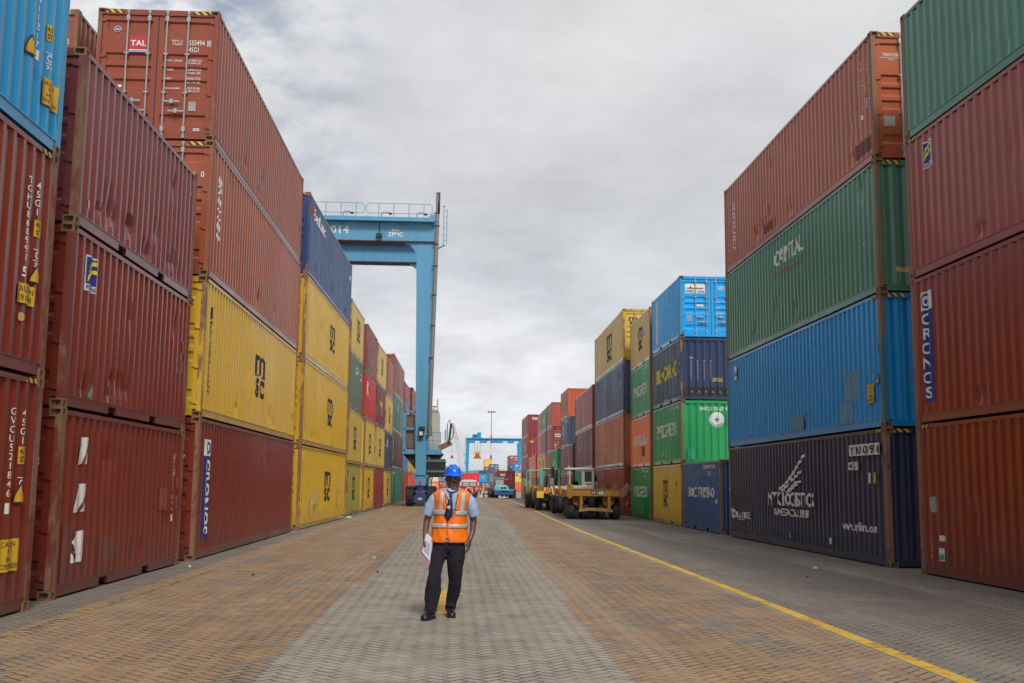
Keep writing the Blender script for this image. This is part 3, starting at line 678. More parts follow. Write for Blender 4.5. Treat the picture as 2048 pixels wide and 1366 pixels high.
# right-hand row -----------------------------------------------------
stack(-1, 'nearest', 8.56, 8.42, 7.0, 12.2, 0, [
    (2.69, (104, 40, 28), 'dark red', dict(rust=.25, dents=4, haz=True, postrust=.8, marks=[('O', 'l', .55, 1.25, .14), ('R', 'w', .75, .62, .92, .72), ('R', 'w', .72, .28, .86, .50), ('R', 'g', .74, .30, .84, .40), stack_txt('CSQ', .45, .6, .3, .06)])),
    (2.69, (110, 46, 36), 'red, with a white-lettered blue banner,', dict(rust=.2, dents=3, postrust=.85, marks=cron_banner(.33, 2.38, .80, .38))),
    (2.68, (122, 56, 46), 'rose-red, bearing an emblem sticker,', dict(rust=.25, dents=5, postrust=.8, haz=True, marks=florens(.72, 1.92, 1.06, 2.42))),
    (2.50, DGRN, 'dark green, dented', dict(rust=.3, dents=5, postrust=.8))], 0)
NYKW = []
def wing():
    r = []
    for i in range(9):       # rows of feathers climbing to the tip
        t = i/8.; u = 5.05+2.0*t; z = 1.46+.78*(t**1.25)
        w_ = .30-.10*t
        r.append(('P', 'w', [(u-.10, z-.055), (u+w_, z+.03), (u+w_+.10, z+.115), (u+.02, z+.05)]))
    for i in range(6):
        t = i/5.; u = 5.35+1.35*t; z = 1.44+.42*t
        if i not in (2,): r.append(('P', 'w', [(u-.05, z-.045), (u+.32, z+.01), (u+.42, z+.085), (u+.05, z+.035)]))
    for i in range(4):
        t = i/3.; u = 5.95+.72*t; z = 1.42+.22*t
        r.append(('P', 'w', [(u-.25, z-.03), (u+.25, z-.01), (u+.36, z+.055), (u-.1, z+.03)]))
    return r
stack(-1, 'second', 8.38, 8.40, 20.5, 12.2, 0, [
    (2.71, NAVB, 'navy, with a white wing logo,', dict(rust=.12, dents=2, haz=True, postrust=.8, marks=wing()+[('T', 'w', 'NYK LOGISTICS', 4.25, 1.05, 7.95, 1.40), ('T', 'w', '& MEGACARRIER', 4.75, .80, 7.60, .98),
        ('T', 'w', 'www.nykline.com', 9.80, .58, 11.72, .82), ('R', 'w', 10.32, 2.19, 11.95, 2.42)]+[('T', 'k', c, 10.38+.16*i, 2.22, 10.50+.16*i, 2.39) for i, c in enumerate('YYKU407978')]+[
        ('R', 'w', 10.34, 1.90, 10.80, 2.06), ('T', 'k', '45 G1', 10.38, 1.92, 10.76, 2.04), ('R', 'w', 11.36, 1.62, 11.52, 1.83), ('T', 'k', 'E\nC', 11.39, 1.64, 11.49, 1.81), ('R', 'y', 11.68, 1.62, 11.80, 1.83),
        ('P', 'w', [(.55, .58), (1.0, .62), (.92, .84), (.5, .88)]), ('R', 'r', .62, .70, .95, .76), ('T', 'w', 'MARBLE', 1.05, .62, 2.5, .80), ('T', 'w', 'pier network', 1.2, .55, 2.1, .60),
        ('P', 'w', [(6.1, .30), (6.3, .30), (6.16, .45), (6.1, .45)]), ('R', 'w', 9.05, .28, 9.22, .42), ('R', 'w', .28, 1.40, .34, 1.5)])),
    (2.70, (0, 112, 166), 'vivid blue', dict(rust=.30, dents=3, haz=True, postc=(60, 96, 106), postrust=.4, marks=[('R', 'p', 10.05, .66, 10.95, 1.26), ('R', 'p', 9.7, .22, 10.5, .62), ('R', 'p', 6.2, .20, 7.3, .55)]+
        [stack_txt('INKU644805', 11.68, 2.24, 1.14, .11, sp=.9), ('R', 'w', 11.63, .98, 11.74, 1.1), stack_txt('45G1', 11.94, 2.27, 1.85, .10, sp=.9)]+cps(11.95, 1.60)[:2]+cps(11.95, 1.60)[2:]+tri(11.95, .90)+caution(11.36, .52, 11.78, .90)+[('R', 'w', .92, 2.00, 1.22, 2.42), ('T', 'n', 'P', 1.0, 2.06, 1.14, 2.24)])),
    (2.74, (72, 108, 88), 'faded green', dict(rust=.55, dents=6, haz=True, postrust=.7, marks=[('T', 'w', 'CAPITAL', 5.15, 1.90, 7.55, 2.32), ('P', 'r', [(5.1, 1.66), (6.2, 1.68), (6.3, 1.62), (7.5, 1.68), (7.5, 1.71), (6.35, 1.65), (6.25, 1.72), (5.1, 1.69)])]+
        [stack_txt('CLHU463265', 11.37, 2.36, 1.26, .10, sp=.9), ('T', 'w', '8', 11.33, 1.12, 11.41, 1.22), stack_txt('45G1', 11.72, 2.0, 1.54, .09, sp=.9)], dmarks=[('R', 'm', .35, .42, .65, .52), ('R', 'y', 1.65, 1.3, 1.75, 1.6)])),
    (2.72, (138, 74, 52), 'rust-orange brown', dict(near='door', rust=.50, dents=9, haz=True, postrust=.8, marks=[('T', 'w', 'CRONOS', .98, .60, 1.30, 2.10, {'rot': 'ccw'}), ('R', 'd', 4.3, .3, 5.0, .55), ('R', 'd', 11.1, .28, 12.0, .58)]+
        [stack_txt('TRIU457267', 11.57, 2.28, 1.18, .10, sp=.9), ('T', 'w', '1', 11.52, 1.04, 11.6, 1.14), stack_txt('45G1', 11.86, 2.26, 1.9, .09, sp=.9)]+cps(11.85, 1.66), dmarks=[('T', 'w', 'TRITON', .25, 2.20, .60, 2.26), ('T', 'w', 'CONTAINER INTERNATIONAL\nLIMITED', .18, 2.11, .66, 2.18, {'bold': False}), ('R', 'l', .22, .70, .46, .92)])),
], 0)
stack(-1, 'third', 8.46, 8.52, 34.0, 6.06, 0, [
    (2.39, (28, 72, 116), 'single blue', dict(rust=.35, dents=1, postrust=.75, marks=[('T', 'w', 'LLOYD TRIESTINO', .85, 1.14, 5.1, 1.50), ('R', 'u', 2.0, 1.52, 3.0, 1.85), ('R', 'u', 4.0, 1.52, 4.7, 1.72)]+emcu(5.5, 'EISU387062')+[('P', 'w', [(5.25, .95), (5.5, 1.0), (5.5, 1.2)]), ('R', 'y', 5.42, 1.2, 5.5, 1.34)]))], 1)
EVD = [('T', 'w', 'EMCU 30 67 96 2', .72, 2.02, 2.02, 2.16), ('O', 'w', 1.38, 1.68, .29)]
for i in range(8):
    a = i*math.pi/4; L_ = .13 if i % 2 == 0 else .07
    EVD.append(('P', 'e', [(1.38+L_*math.sin(a), 1.68+L_*math.cos(a)), (1.38+.03*math.sin(a+.9), 1.68+.03*math.cos(a+.9)), (1.38, 1.68), (1.38+.03*math.sin(a-.9), 1.68+.03*math.cos(a-.9))]))
for i, c in enumerate('EVERGREEN'):
    a = math.radians(215-i*8.5*1.0+0) if False else math.radians(-145+i*(110/8.)); r_ = .225
    uu, zz = 1.38+r_*math.cos(math.radians(-145+i*13.75)), 1.68+r_*math.sin(math.radians(-145+i*13.75)); EVD.append(('T', 'e', c, uu-.022, zz-.03, uu+.022, zz+.03))
TERM = [stack_txt('MAXGROSS', .42+.25*i, 1.55, .78-.0*i, .05) for i in range(4)]+[('T', 'w', '22T0', .36, 1.6, .5, 1.66), ('T', 'Y', 'CAUTION\nHOT TANK', 1.22, .72, 1.66, .86), stack_txt('22910', 2.2, 2.2, 1.7, .09), ('R', 'k', .12, .135, 2.32, .50)]+[('O', 'l', .45+.27*i, .32, .03) for i in range(6)]
WECD = [('R', 'w', .22, 1.72, 1.0, 2.10), ('P', 'k', [(.30, 1.90), (.92, 1.90), (.92, 1.93), (.46, 1.93), (.45, 2.03), (.40, 1.98), (.38, 1.93), (.28, 1.93)]), ('T', 'k', 'WEC', .25, 1.75, .58, 1.85), ('T', 'k', 'LINES', .72, 1.76, .96, 1.82, {'bold': False}), ('R', 'w', .66, 1.22, .93, 1.30), ('R', 'l', .27, .62, .47, .86),
        ('T', 'w', 'WECU', 1.50, 1.86, 1.74, 2.0), ('T', 'w', '21', 1.87, 1.86, 1.97, 2.0), ('T', 'w', '220', 1.87, 1.68, 2.03, 1.82), ('R', 'w', 1.28, 1.50, 1.31, 1.55)]+dtab(1.42, .88)
stack(-1, 'fourth', 8.50, 8.52, 40.15, 6.06, 0, [
    (2.37, (172, 144, 64), 'mustard yellow', dict(near='door', rust=.25, dents=1, postrust=.75, marks=msc(2.25, .68, 3.3, 1.78)+[stack_txt('MEDITERRANEAN', .6, 2.0, .5, .08, 'k', sp=.9), ('R', 'k', 5.0, 1.5, 5.08, 1.7)])),
    (2.41, (34, 126, 72), 'green, with a round white end emblem,', dict(rust=.6, dents=1, postrust=.8, marks=evg(.95, 1.12, 4.9, 1.66)+emcu(5.6)+[('R', 'w', 2.2, .42, 2.3, .5)], dmarks=EVD+[('R', 'e', 1.7, 1.5, 1.9, 1.9), ('R', 'g', .25, .14, .5, .55)])),
    (2.42, (42, 52, 76), 'navy, yellow-lettered,', dict(rust=.25, postrust=.5, marks=[('T', 'Y', 'TERMCOTANK', .9, 1.02, 5.2, 1.62), ('R', 'Y', 2.6, .2, 3.6, .24), stack_txt('TCTU 5 0', 5.65, 2.2, 1.1, .12)], dmarks=TERM)),
    (2.40, (6, 132, 196), 'sky-blue, silver-barred,', dict(near='door', rust=.25, postrust=.3, postc=(70, 120, 150), marks=[('R', 'w', 1.0, .32, 1.38, 2.2), stack_txt('CARI', 1.2, 2.05, 1.4, .2, 'k')], dmarks=WECD))], 0)
stack(-1, 'fifth', 8.56, 8.66, 46.9, 6.06, 0, [
    (2.37, (30, 120, 66), 'bright green, white-lettered,', dict(rust=.3, postrust=.6, marks=evg(1.0, .98, 4.9, 1.5)+emcu(5.5, 'EMCU285')+small(5.6, 1.7, 1.55))),
    (2.37, ORNG, 'orange', dict(rust=.3, postrust=.7, marks=[('T', 'w', 'UNIGLORY', 1.0, 1.02, 5.1, 1.52), ('R', 'd', 3.6, .5, 4.3, .95)]+emcu(5.5, 'UGMU891'))),
    (2.40, (36, 124, 78), 'green, streaky,', dict(rust=.4, postrust=.7, marks=evg(1.0, 1.0, 4.9, 1.5)+emcu(5.5, 'EISU371'))),
    (2.38, (166, 138, 68), 'scratched yellow', dict(near='door', rust=.4, postrust=.7, marks=msc(2.6, .75, 3.9, 1.85)+[('O', 'c', 4.1, 1.5, .2)]))], 1)
stack(-1, 'sixth', 8.45, 8.56, 53.8, 12.2, 0, [
    (2.50, (124, 52, 48), 'brick-red', dict(near='door', rust=.25, marks=[('R', 'w', .5, 1.5, .8, 2.0), ('R', 'w', .5, .9, .8, 1.1)], dmarks=[('R', 'w', .3, 1.3, .75, 1.48), ('T', 'w', 'U', .35, 1.5, .7, 1.75), ('R', 'y', .1, .4, .2, .7)])),
    (2.70, RBRN, 'rusty orange-brown', dict(rust=.6, postrust=.8, marks=small(.9, 2.4, 1.0, t='CARU4715562'))),
    (2.68, (50, 66, 96), 'scuffed blue', dict(rust=.2, dents=3, postrust=.5, marks=small(11.4, 2.4, 1.2, t='TGHU40')+[('R', 'c', 2.0+.9*i, .5+.1*(i % 3), 2.35+.9*i, 2.0+.12*(i % 4)) for i in ()])),
    (2.68, (168, 140, 66), 'mustard, black-lettered,', dict(near='door', rust=.3, haz=True, postrust=.5, marks=msc(5.7, .55, 7.8, 2.1)+cps(11.2, .9)[:2], dmarks=[('T', 'k', 'm', .30, 2.06, .74, 2.26), ('R', 'k', .26, 2.03, .78, 2.05), ('T', 'k', 'sc', .34, 1.86, .72, 2.01), ('P', 'w', [(.38, 1.5), (.56, 1.5), (.47, 1.34)]), ('R', 'l', .4, .65, .65, .95)]))], 1)
stack(-1, 'seventh', 8.46, 8.72, 66.5, 12.2, 0, [
    (2.57, TEAL, 'turquoise', dict(rust=.2, haz=True, marks=small(11, 2.3, 1.6))), (2.63, (112, 58, 62), 'plum-brown', dict(rust=.35, marks=florens(.9, 1.7, 1.9, 2.3)+[('T', 'w', '4 7', 2.8, 1.4, 3.6, 1.6), ('T', 'w', 'T L\n0', 10.9, 1.8, 11.6, 2.4)])),
    (2.62, (150, 84, 80), 'pinkish-red', dict(near='wall', rust=.5, postc=(110, 50, 34), marks=small(.9, 2.3, .6, t='GLDU7105510')+[('R', 'w', 10.9, 1.4, 11.1, 1.6)]))], 1)
stack(-1, 'eighth', 8.62, 8.66, 79.1, 6.06, 0, [(2.3, BRICK, 'low brick-red', dict(rust=.3)), (2.3, (112, 60, 64), 'plum', dict(rust=.3, marks=small(4.9, 2.0, 1.8)))], 2)
stack(-1, 'ninth', 8.90, 8.93, 85.6, 6.06, 0, [(2.30, BRICK, 'brick', dict()), (2.33, (112, 62, 60), 'mauve', dict(marks=[('R', 'm', 1.0, 1.4, 1.4, 1.6)])),
    (2.33, (58, 66, 80), 'slate-blue', dict(rust=.3, marks=[('T', 'w', 'NCL', 1.0, .95, 3.6, 1.5), ('T', 'w', 'NORDIC', 1.0, .65, 3.2, .85), ('P', 'w', [(1.6, 1.55), (2.8, 1.55), (2.4, 2.1)]), ('R', 'w', 4.2, 1.95, 5.5, 2.15)])),
    (2.33, (158, 80, 58), 'orange-brown', dict(rust=.35, marks=small(1.0, 2.1, .5)))], 2)
stack(-1, 'tenth', 8.84, 8.84, 93.7, 6.06, 0, [(2.28, (36, 60, 92), 'dark blue', dict()), (2.40, (26, 136, 70), 'vivid green', dict(rust=.1, marks=evg(.9, .8, 4.5, 1.4)))], 2)
stack(-1, 'eleventh', 8.88, 8.92, 100.1, 6.06, -.0, [(2.30, BRICK, 'brick', dict()), (2.3, (140, 72, 70), 'pinkish', dict(marks=small(.8, 2, .6))), (2.33, (122, 56, 56), 'maroon, white-lettered,', dict(near='door', marks=small(.8, 2, .6), dmarks=[('T', 'w', 'tex', .3, 1.35, 1.0, 1.75), ('R', 'l', .28, .4, .5, .75)])), (2.33, (146, 74, 62), 'brown', dict(marks=small(.6, 2, 1.2)))], 2)
stack(-1, 'twelfth', 8.92, 8.95, 106.8, 6.06, -.04, [(2.30, BRICK, 'brick', dict()), (2.3, (186, 150, 78), 'yellow', dict(marks=MS6)), (2.33, (120, 62, 62), 'brown', dict()), (2.33, (30, 132, 76), 'grass-green', dict(marks=evg(.9, .8, 4.5, 1.4)))], 2)
stack(-1, 'thirteenth', 8.98, 9.0, 113.3, 6.06, -.08, [(2.30, BRICK, 'brick', dict()), (2.3, (186, 150, 78), 'yellow', dict(marks=MS6)), (2.33, (186, 82, 72), 'light red', dict(marks=[('R', 'w', .5, 1.6, 1.0, 2.0)])), (2.33, (160, 86, 68), 'terracotta', dict(marks=small(.8, 2, .5)))], 2)
stack(-1, 'fourteenth', 8.9, 8.9, 120.0, 12.2, -.2, [(2.4, (150, 90, 80), 'dusty pink', dict()), (2.6, CORAL, 'coral, white-lettered,', dict(marks=[('T', 'w', 'HAMBURG\nSUD', 4.0, .9, 9.0, 2.0)]))], 2)
stack(-1, 'farthest', 8.8, 8.8, 132.8, 12.2, -.30, [(2.62, (190, 156, 76), 'yellow', dict(marks=[('T', 'k', 'MAERSK', 5.2, .6, 6.4, 2.2, {'rot': 'cw'})])), (2.62, (120, 56, 54), 'maroon', dict(near='door')),
    (2.62, (108, 46, 50), 'dark maroon, door-fronted,', dict(near='door', marks=[('T', 'Y', '5', 5.0, .8, 8.0, 1.9)], dmarks=[('R', 'y', .3, 1.7, .8, 2.0)])), (2.64, (112, 48, 50), 'maroon, white-lettered,', dict(dmarks=[('T', 'w', 'tex', .5, 1.95, 1.75, 2.35)]))], 2)
# loose stacks far down the yard: (X, Y, tiers, near)
def far_stack(x, y, L, z0, tiers):
    z = z0
    for H, c, lab, nr, dm in tiers:
        container(lab, x, y, z, L, H, c, f=-1 if x > 5 else 1, near=nr, lod=2, rust=.2, group='containers stacked at the far end', dmarks=dm); z += H
def fx(u, Y): return (u-913.5)/2128.*Y
def DM(y=1.9, s='w'): return [('R', s, .35, y-.15, 1.0, y+.15), ('R', s, 1.5, y-.1, 2.2, y+.1), ('R', s, 1.5, y-.7, 2.1, y-.5)]
far_stack(fx(886.5, 370), 370, 12.2, -.5, [(2.7, (150, 70, 64), 'distant red container at the bottom behind the crane wheels', 'door', DM()), (2.7, (90, 110, 150), 'distant blue container behind the crane leg, second from bottom', 'door', DM()), (2.7, (104, 116, 132), 'distant grey-blue container topmost behind the crane leg', 'door', DM())])
far_stack(fx(872.5, 340), 340, 12.2, -.5, [(2.6, (196, 96, 70), 'distant orange container with white letters behind the crane wheels', 'wall', [('T', 'w', 'HL', .3, .8, 2.0, 1.9)]), (2.6, (200, 192, 170), 'distant cream container above an orange one by the crane', 'wall', ())])
far_stack(fx(896.5, 372), 372, 12.2, -.5, [(2.6, (80, 130, 110), 'distant green container just left of the blue helmet', 'door', ())])
far_stack(fx(976.5, 350), 350, 12.2, -.5, [(2.5, (110, 70, 66), 'distant brown container at the base behind the yellow machine', 'door', ()), (2.5, (70, 80, 104), 'distant navy container two above ground behind the yellow machine', 'door', DM()), (2.5, (120, 74, 68), 'distant brown container third up behind the yellow machine', 'door', DM()), (2.5, (200, 162, 76), 'distant yellow container topping the far stack left of the mast', 'wall', ())])
far_stack(fx(988.5, 298), 298, 12.2, -.5, [(2.5, (70, 76, 92), 'distant slate container at the base right of the mast', 'door', ()), (2.5, (112, 118, 130), 'distant grey container midway in the stack right of the mast', 'door', ()), (2.5, (74, 84, 112), 'distant navy container topping the stack right of the mast', 'door', DM())])
far_stack(fx(1005.5, 400), 400, 12.2, -.5, [(2.5, (112, 70, 66), 'distant brown container at ground behind the tractor cab', 'wall', ()), (2.5, (112, 70, 66), 'distant brown container mid stack behind the tractor cab', 'wall', ()), (2.5, (204, 160, 84), 'distant small yellow container peeping above the tractor load', 'wall', ())])
far_stack(fx(1027, 300), 300, 12.2, -.5, [(2.5, (120, 70, 66), 'distant brown container hidden low by the far blue doors', 'door', ()), (2.5, (170, 90, 70), 'distant orange-brown container low by the far blue doors', 'door', ()), (2.5, (60, 74, 110), 'distant dark blue container under the lone high maroon one', 'door', DM()), (2.5, (136, 72, 70), 'distant maroon container standing highest near the far crane leg', 'door', DM())])
far_stack(fx(1037.5, 286), 286, 12.2, -.5, [(2.5, (186, 96, 72), 'distant orange container beneath yellow doors at right', 'wall', ()), (2.5, (200, 164, 90), 'distant yellow container under the blue-doored one', 'door', DM(1.9, 'k')), (2.55, (66, 118, 172), 'distant bright blue container with pale doors by the crane leg', 'door', DM())])
far_stack(fx(966.5, 330), 330, 6.1, -.5, [(2.5, (60, 80, 120), 'distant navy container in the thin stack by the workers', 'wall', ()), (2.6, (0, 130, 180), 'distant cyan container in the thin stack by the workers', 'wall', [('R', 'y', .9, 1.2, 1.6, 1.8)]), (1.0, (60, 70, 96), 'distant dark low crate topping the thin cyan stack', 'wall', ())])
far_stack(fx(955.5, 420), 420, 12.2, -.5, [(2.6, (150, 80, 66), 'distant red container far behind the red truck', 'wall', ()), (2.6, (160, 80, 66), 'distant red container high behind the red truck', 'wall', ())])
far_stack(fx(961, 400), 400, 12.2, -.5, [(2.6, (190, 160, 90), 'distant ochre container behind the red-helmeted worker', 'door', ()), (2.6, (100, 106, 120), 'distant grey container above the ochre one', 'door', DM())])
# ------------------------------------------------------------------ gantry cranes
def gantry(label, xl, y0, y1, z0, span, col, dirn, top=19.35, lod=0, trolley_x=None, ladder=False, spreader=False, text=False):
    """rubber-tyred gantry. xl: centre of the lane-side leg, span runs dirn*X. y0/y1: near and far frame."""
    C1 = paint(rgb(col, .88), rust=.25, rough=.45, bump=.05, chips=.05, key='g'+label[:4]); C2 = paint(rgb((66, 76, 122), .9), rust=.2, bump=.05, key='b'+label[:4])
    DK = mat('crane_grease', (.02, .022, .024), .6); GREY = mat('crane_grey', (.22, .23, .22), .6)
    root = thing('gantry_crane', label, 'crane', (xl, y0, z0))
    D = y1-y0; H = top-z0
    def legx(z): return (.62-(1-z/H)*.30)
    for i, y in enumerate((0, D)):
        for j, xx in enumerate((0, dirn*span)):
            m = MB(); zt = H-1.0; 
            wt, wb = (.62, .345) if lod == 0 else (.75, .42)
            P = []
            for z, w_ in ((2.05, wb), (zt, wt)):
                c = xx + (0.16*(-dirn)*0)
                P += [(c-w_, y-.45, z), (c+w_, y-.45, z), (c+w_, y+.45, z), (c-w_, y+.45, z)]
            k = len(m.v); m.v += P; m.f += [(0, 3, 2, 1), (4, 5, 6, 7), (0, 1, 5, 4), (1, 2, 6, 5), (2, 3, 7, 6), (3, 0, 4, 7)]
            m.build('leg', C1, root)
            # curved knee plate between leg and girder
            s = dirn if j == 0 else -dirn; m = MB(); r = 1.15; x0 = xx+s*.60; zt2 = H-1.44
            pts = [(x0-s*.3, zt2+.3), (x0-s*.3, zt2-r)]+[(x0+s*r*(1-math.cos(a)), zt2-r+r*math.sin(a)) for a in [math.pi/2*k/8 for k in range(9)]]+[(x0+s*r, zt2+.3)]
            m.prism(pts, 'y', y-.42, y+.42); m.build('knee_plate', C1, root)
            # lower column, inspection plate and bogie
            m = MB().box((xx-.36, y-.36, 1.35), (xx+.36, y+.36, 2.05)); m.build('leg_foot', C1, root, bevel=.03)
            if lod == 0:
                m = MB().lathe([(.0, 0), (.21, 0), (.21, .03), (0, .03)], (xx, y-.37, 1.75), 'y', 20, Matrix.Diagonal((1, 1, 1.9))); m.build('inspection_plate', C1, root)
                for s2 in (-1, 1): m = MB().lathe([(.03, 0), (.09, 0), (.09, .06), (.03, .06)], (xx+s2*.44, y-.36, 2.0), 'y', 12); m.build('lifting_eye', C1, root)
            m = MB().lathe([(.36, .98), (.36, 1.38), (.30, 1.38)], (xx, y, 0), 'z', 18); m.build('slew_ring', C2, root, smooth=False)
            m = MB().box((xx-.50, y-.35, .93), (xx+.50, y+.35, 1.02)).prism([(xx-.42, .62), (xx-.48, .30), (xx-.2, .14), (xx+.2, .14), (xx+.48, .30), (xx+.42, .62), (xx+.25, .93), (xx-.25, .93)], 'y', y-.34, y+.34)
            m.build('bogie', C2, root, bevel=.02)
            for s2 in (-1, 1):
                wm = MB(); R = .65; cx = xx+s2*.70; n_ = 36 if lod == 0 else 14
                wm.lathe([(.30, -.20), (.36, -.24), (R-.06, -.25), (R, -.20), (R, .20), (R-.06, .25), (.36, .24), (.30, .20)], (cx, y, R), 'x', n_)
                if lod == 0:
                    for q in range(26):
                        a = 2*math.pi*q/26
                        for s3 in (-1, 1):
                            c_, s_ = math.cos(a+s3*.05), math.sin(a+s3*.05)
                            p0 = (cx+s3*.02, y+c_*(R+.008), R+s_*(R+.008)); a2 = a+.16; p1 = (cx+s3*.22, y+math.cos(a2)*(R+.008), R+math.sin(a2)*(R+.008))
                            wm.beam(p0, p1, .05, .045, (0, c_, s_))
                w_ = wm.build('wheel', RUBBER(), root)
                MB().lathe([(.05, -.22), (.30, -.19), (.30, .19), (.05, .22)], (cx, y, R), 'x', 14).build('rim', C2, w_)
    m = MB()
    for j, xx in enumerate((0, dirn*span)):
        MB().box((xx-.30, .45, 1.5), (xx+.30, D-.45, 2.15)).build('sill_beam', C1, root)
    # girders with walkway and handrail
    xa, xb = sorted((-dirn*.62, dirn*(span+.62)))
    for i, y in enumerate((0, D)):
        g = MB().box((xa, y-.55, H-1.44), (xb, y+.55, H-.10)).build('girder', C1, root)
        MB().box((xa, y-.60, H-1.50), (xb, y+.60, H-1.44)).build('girder_flange', DK if lod == 0 else C1, g)
        w_ = MB().box((xa, y-1.05, H-.10), (xb, y+.55, H-.04)).build('walkway', C1, root)
        MB().box((xa, y-1.09, H-.18), (xb, y-1.05, H+.10)).build('kick_plate', C1, w_)
        if lod == 0 and i == 0:
            x = xa+.4
            while x < xb: MB().prism([(y-1.04, H-.10), (y-.55, H-.10), (y-.55, H-.45)], 'x', x, x+.05).build('bracket', C1, g); x += 2.1
        x = xb-.2; 
        seg = 4.45
        while x > xa+1 and (lod == 0 or i == 0):
            x2 = max(x-seg, xa+.1); zt = H+1.05; y_ = y-1.0
            hr = MB().tube([(x, y_, H+.45), (x, y_, zt-.15), (x-.12, y_, zt), (x2+.12, y_, zt), (x2, y_, zt-.15), (x2, y_, H+.45), (x2+.12, y_, H+.36), (x-.12, y_, H+.36), (x, y_, H+.45)], .022, 5).build('handrail', C1, root)
            q = x-.55
            while q > x2: MB().box((q-.025, y_-.02, H-.05), (q+.025, y_+.02, zt)).build('rail_post', C1, hr); q -= 1.02
            x = x2-.15
            if lod and x < xb-12: break
    if lod == 0:
        # lamps, cable conduit, ladder stub, motor
        for x in (-dirn*-5.7, ): pass
        for x in (dirn*3.15,):
            l = MB().box((x-.2, -.85, H-1.25), (x+.2, -.57, H-1.0)).box((x-.03, -.6, H-1.1), (x+.03, -.56, H-.1)).build('floodlight', DK, root)
        for x in (dirn*5.6, dirn*3.0, dirn*.6):
            MB().tube([(x, -1.0, H+.1), (x, -1.0, H+.35), (x+.12, -1.0, H+.45), (x+.45, -1.0, H+.42), (x+.55, -1.0, H+.30)], .025, 5).lathe([(.02, 0), (.12, .05), (.12, .13), (.02, .16)], (x+.6, -1.0, H+.25), 'z', 8).build('walkway_lamp', DK, root)
        x = -dirn*.62
        m = MB().tube([(x-.5*(-dirn), -.5, H+.20), (x-.12*(-dirn), -.5, H+.20)], .13, 10); m.box((x-.30, -.72, H-.02), (x+.04, -.3, H+.42)); m.build('drive_motor', C1, root, bevel=.02)
        cx = -dirn*.80
        mt = mat('conduit', (.20, .19, .17), .55, .1)
        m = MB().tube([(cx+.02, -.62, H+1.95), (cx, -.62, H+1.9), (cx-.02, -.62, H-.5), (cx-.24, -.62, 6.4), (cx-.27, -.62, 5.0), (cx-.18, -.62, 4.75), (cx-.45, -.62, 4.7)], [.10, .14, .14, .14, .14, .13, .13], 10); cdt = m.build('cable_conduit', mt, root, smooth=True)
        MB().tube([(cx+.02, -.62, H+1.98), (cx+.01, -.62, H+.55)], .146, 10).build('conduit_cap', mat('conduit_top', (.035, .03, .028), .5), cdt, smooth=True)
        for z in [H+.5, H-.4, H-1.7, H-3.2, H-5.2, H-7.3, H-9.5]:
            MB().lathe([(.13, 0), (.17, 0), (.17, .07), (.13, .07)], (cx-.02-.28*max(0, (H-.5-z))/(H-7), -.62, z), 'z', 10).box((cx-.35, -.66, z+.01), (cx-.1, -.60, z+.05)).build('pipe_clamp', DK, cdt)
        m = MB()
        ax = cx+.42
        m.tube([(ax, -.3, H-1.6), (ax, -.3, H+1.1)], .025, 6).tube([(ax+.22, -.3, H-1.5), (ax+.22, -.3, H+.95)], .025, 6)
        for k in range(6): m.beam((ax, -.3, H-1.3+.42*k), (ax+.22, -.3, H-1.3+.42*k), .03, .03)
        m.tube([(cx-.2, -.3, H-2.0), (ax+.1, -.3, H-1.6)], .06, 6); m.lathe([(.02, 0), (.12, .02), (.02, .06)], (ax, -.3, H+1.1), 'z', 8)
        m.build('caged_mast', C1, root)
        # control house, railings and plant on the platform beside the leg
        white = paint(rgb((196, 194, 184), 1.2), rust=.5, bump=.08, key='cab')
        zb = 3.75
        # left frame with cabinet
        x0 = -1.35*(-dirn)*-1 if False else dirn*.42
        m = MB()
        for (a, b) in (((dirn*1.18, 3.6), (dirn*1.18, 6.3)), ((dirn*1.18, 3.7), (dirn*.4, 3.7)), ((dirn*1.18, 5.15), (dirn*.4, 5.15)), ((dirn*1.18, 6.3), (dirn*.85, 7.0)), ((dirn*1.18, 6.3), (dirn*.4, 6.3))):
            m.beam((a[0], .1, a[1]), (b[0], .1, b[1]), .14, .14, (0, 1, 0))
        m.build('support_frame', C1, root)
        MB().box((min(dirn*.5, dirn*1.05), .25, 3.85), (max(dirn*.5, dirn*1.05), 3.2, 6.1)).build('switch_cabinet', paint(rgb((120, 112, 100), 1.), rust=.6, key='cab2'), root, bevel=.03)
        MB().box((min(dirn*.35, dirn*1.25), -.2, 3.45), (max(dirn*.35, dirn*1.25), 3.5, 3.6)).build('cabinet_platform', C1, root)
        MB().prism([(dirn*.35, 3.45), (dirn*1.2, 3.45), (dirn*.35, 2.4)], 'y', .1, 3.4).build('platform_bracket', DK, root)
        cxn = -dirn
        ch = MB().box((min(cxn*.42, cxn*1.15), .35, zb), (max(cxn*.42, cxn*1.15), 4.6, 6.35)).build('control_house', white, root, bevel=.04)
        MB().prism([(cxn*.40, 6.35), (cxn*1.12, 6.35), (cxn*1.12, 6.42), (cxn*.75, 6.55), (cxn*.40, 6.5)], 'y', .30, 4.7).build('house_roof', white, ch)
        MB().box((min(cxn*.95, cxn*1.05), 1.0, 6.5), (max(cxn*.95, cxn*1.05), 2.2, 7.25)).build('roof_duct', white, ch)
        MB().box((min(cxn*.55, cxn*.62), .33, 5.0), (max(cxn*.55, cxn*.68), .35, 5.35)).build('door_handle', DK, ch)
        MB().box((min(cxn*.35, cxn*1.32), -.55, zb-.32), (max(cxn*.35, cxn*1.32), 4.8, zb-.02)).build('platform', C1, root)
        for x in (.42, .75, 1.25):
            MB().box((min(cxn*x, cxn*(x+.05)), -.52, zb), (max(cxn*x, cxn*(x+.05)), -.47, zb+1.15)).build('rail_post', C1, root)
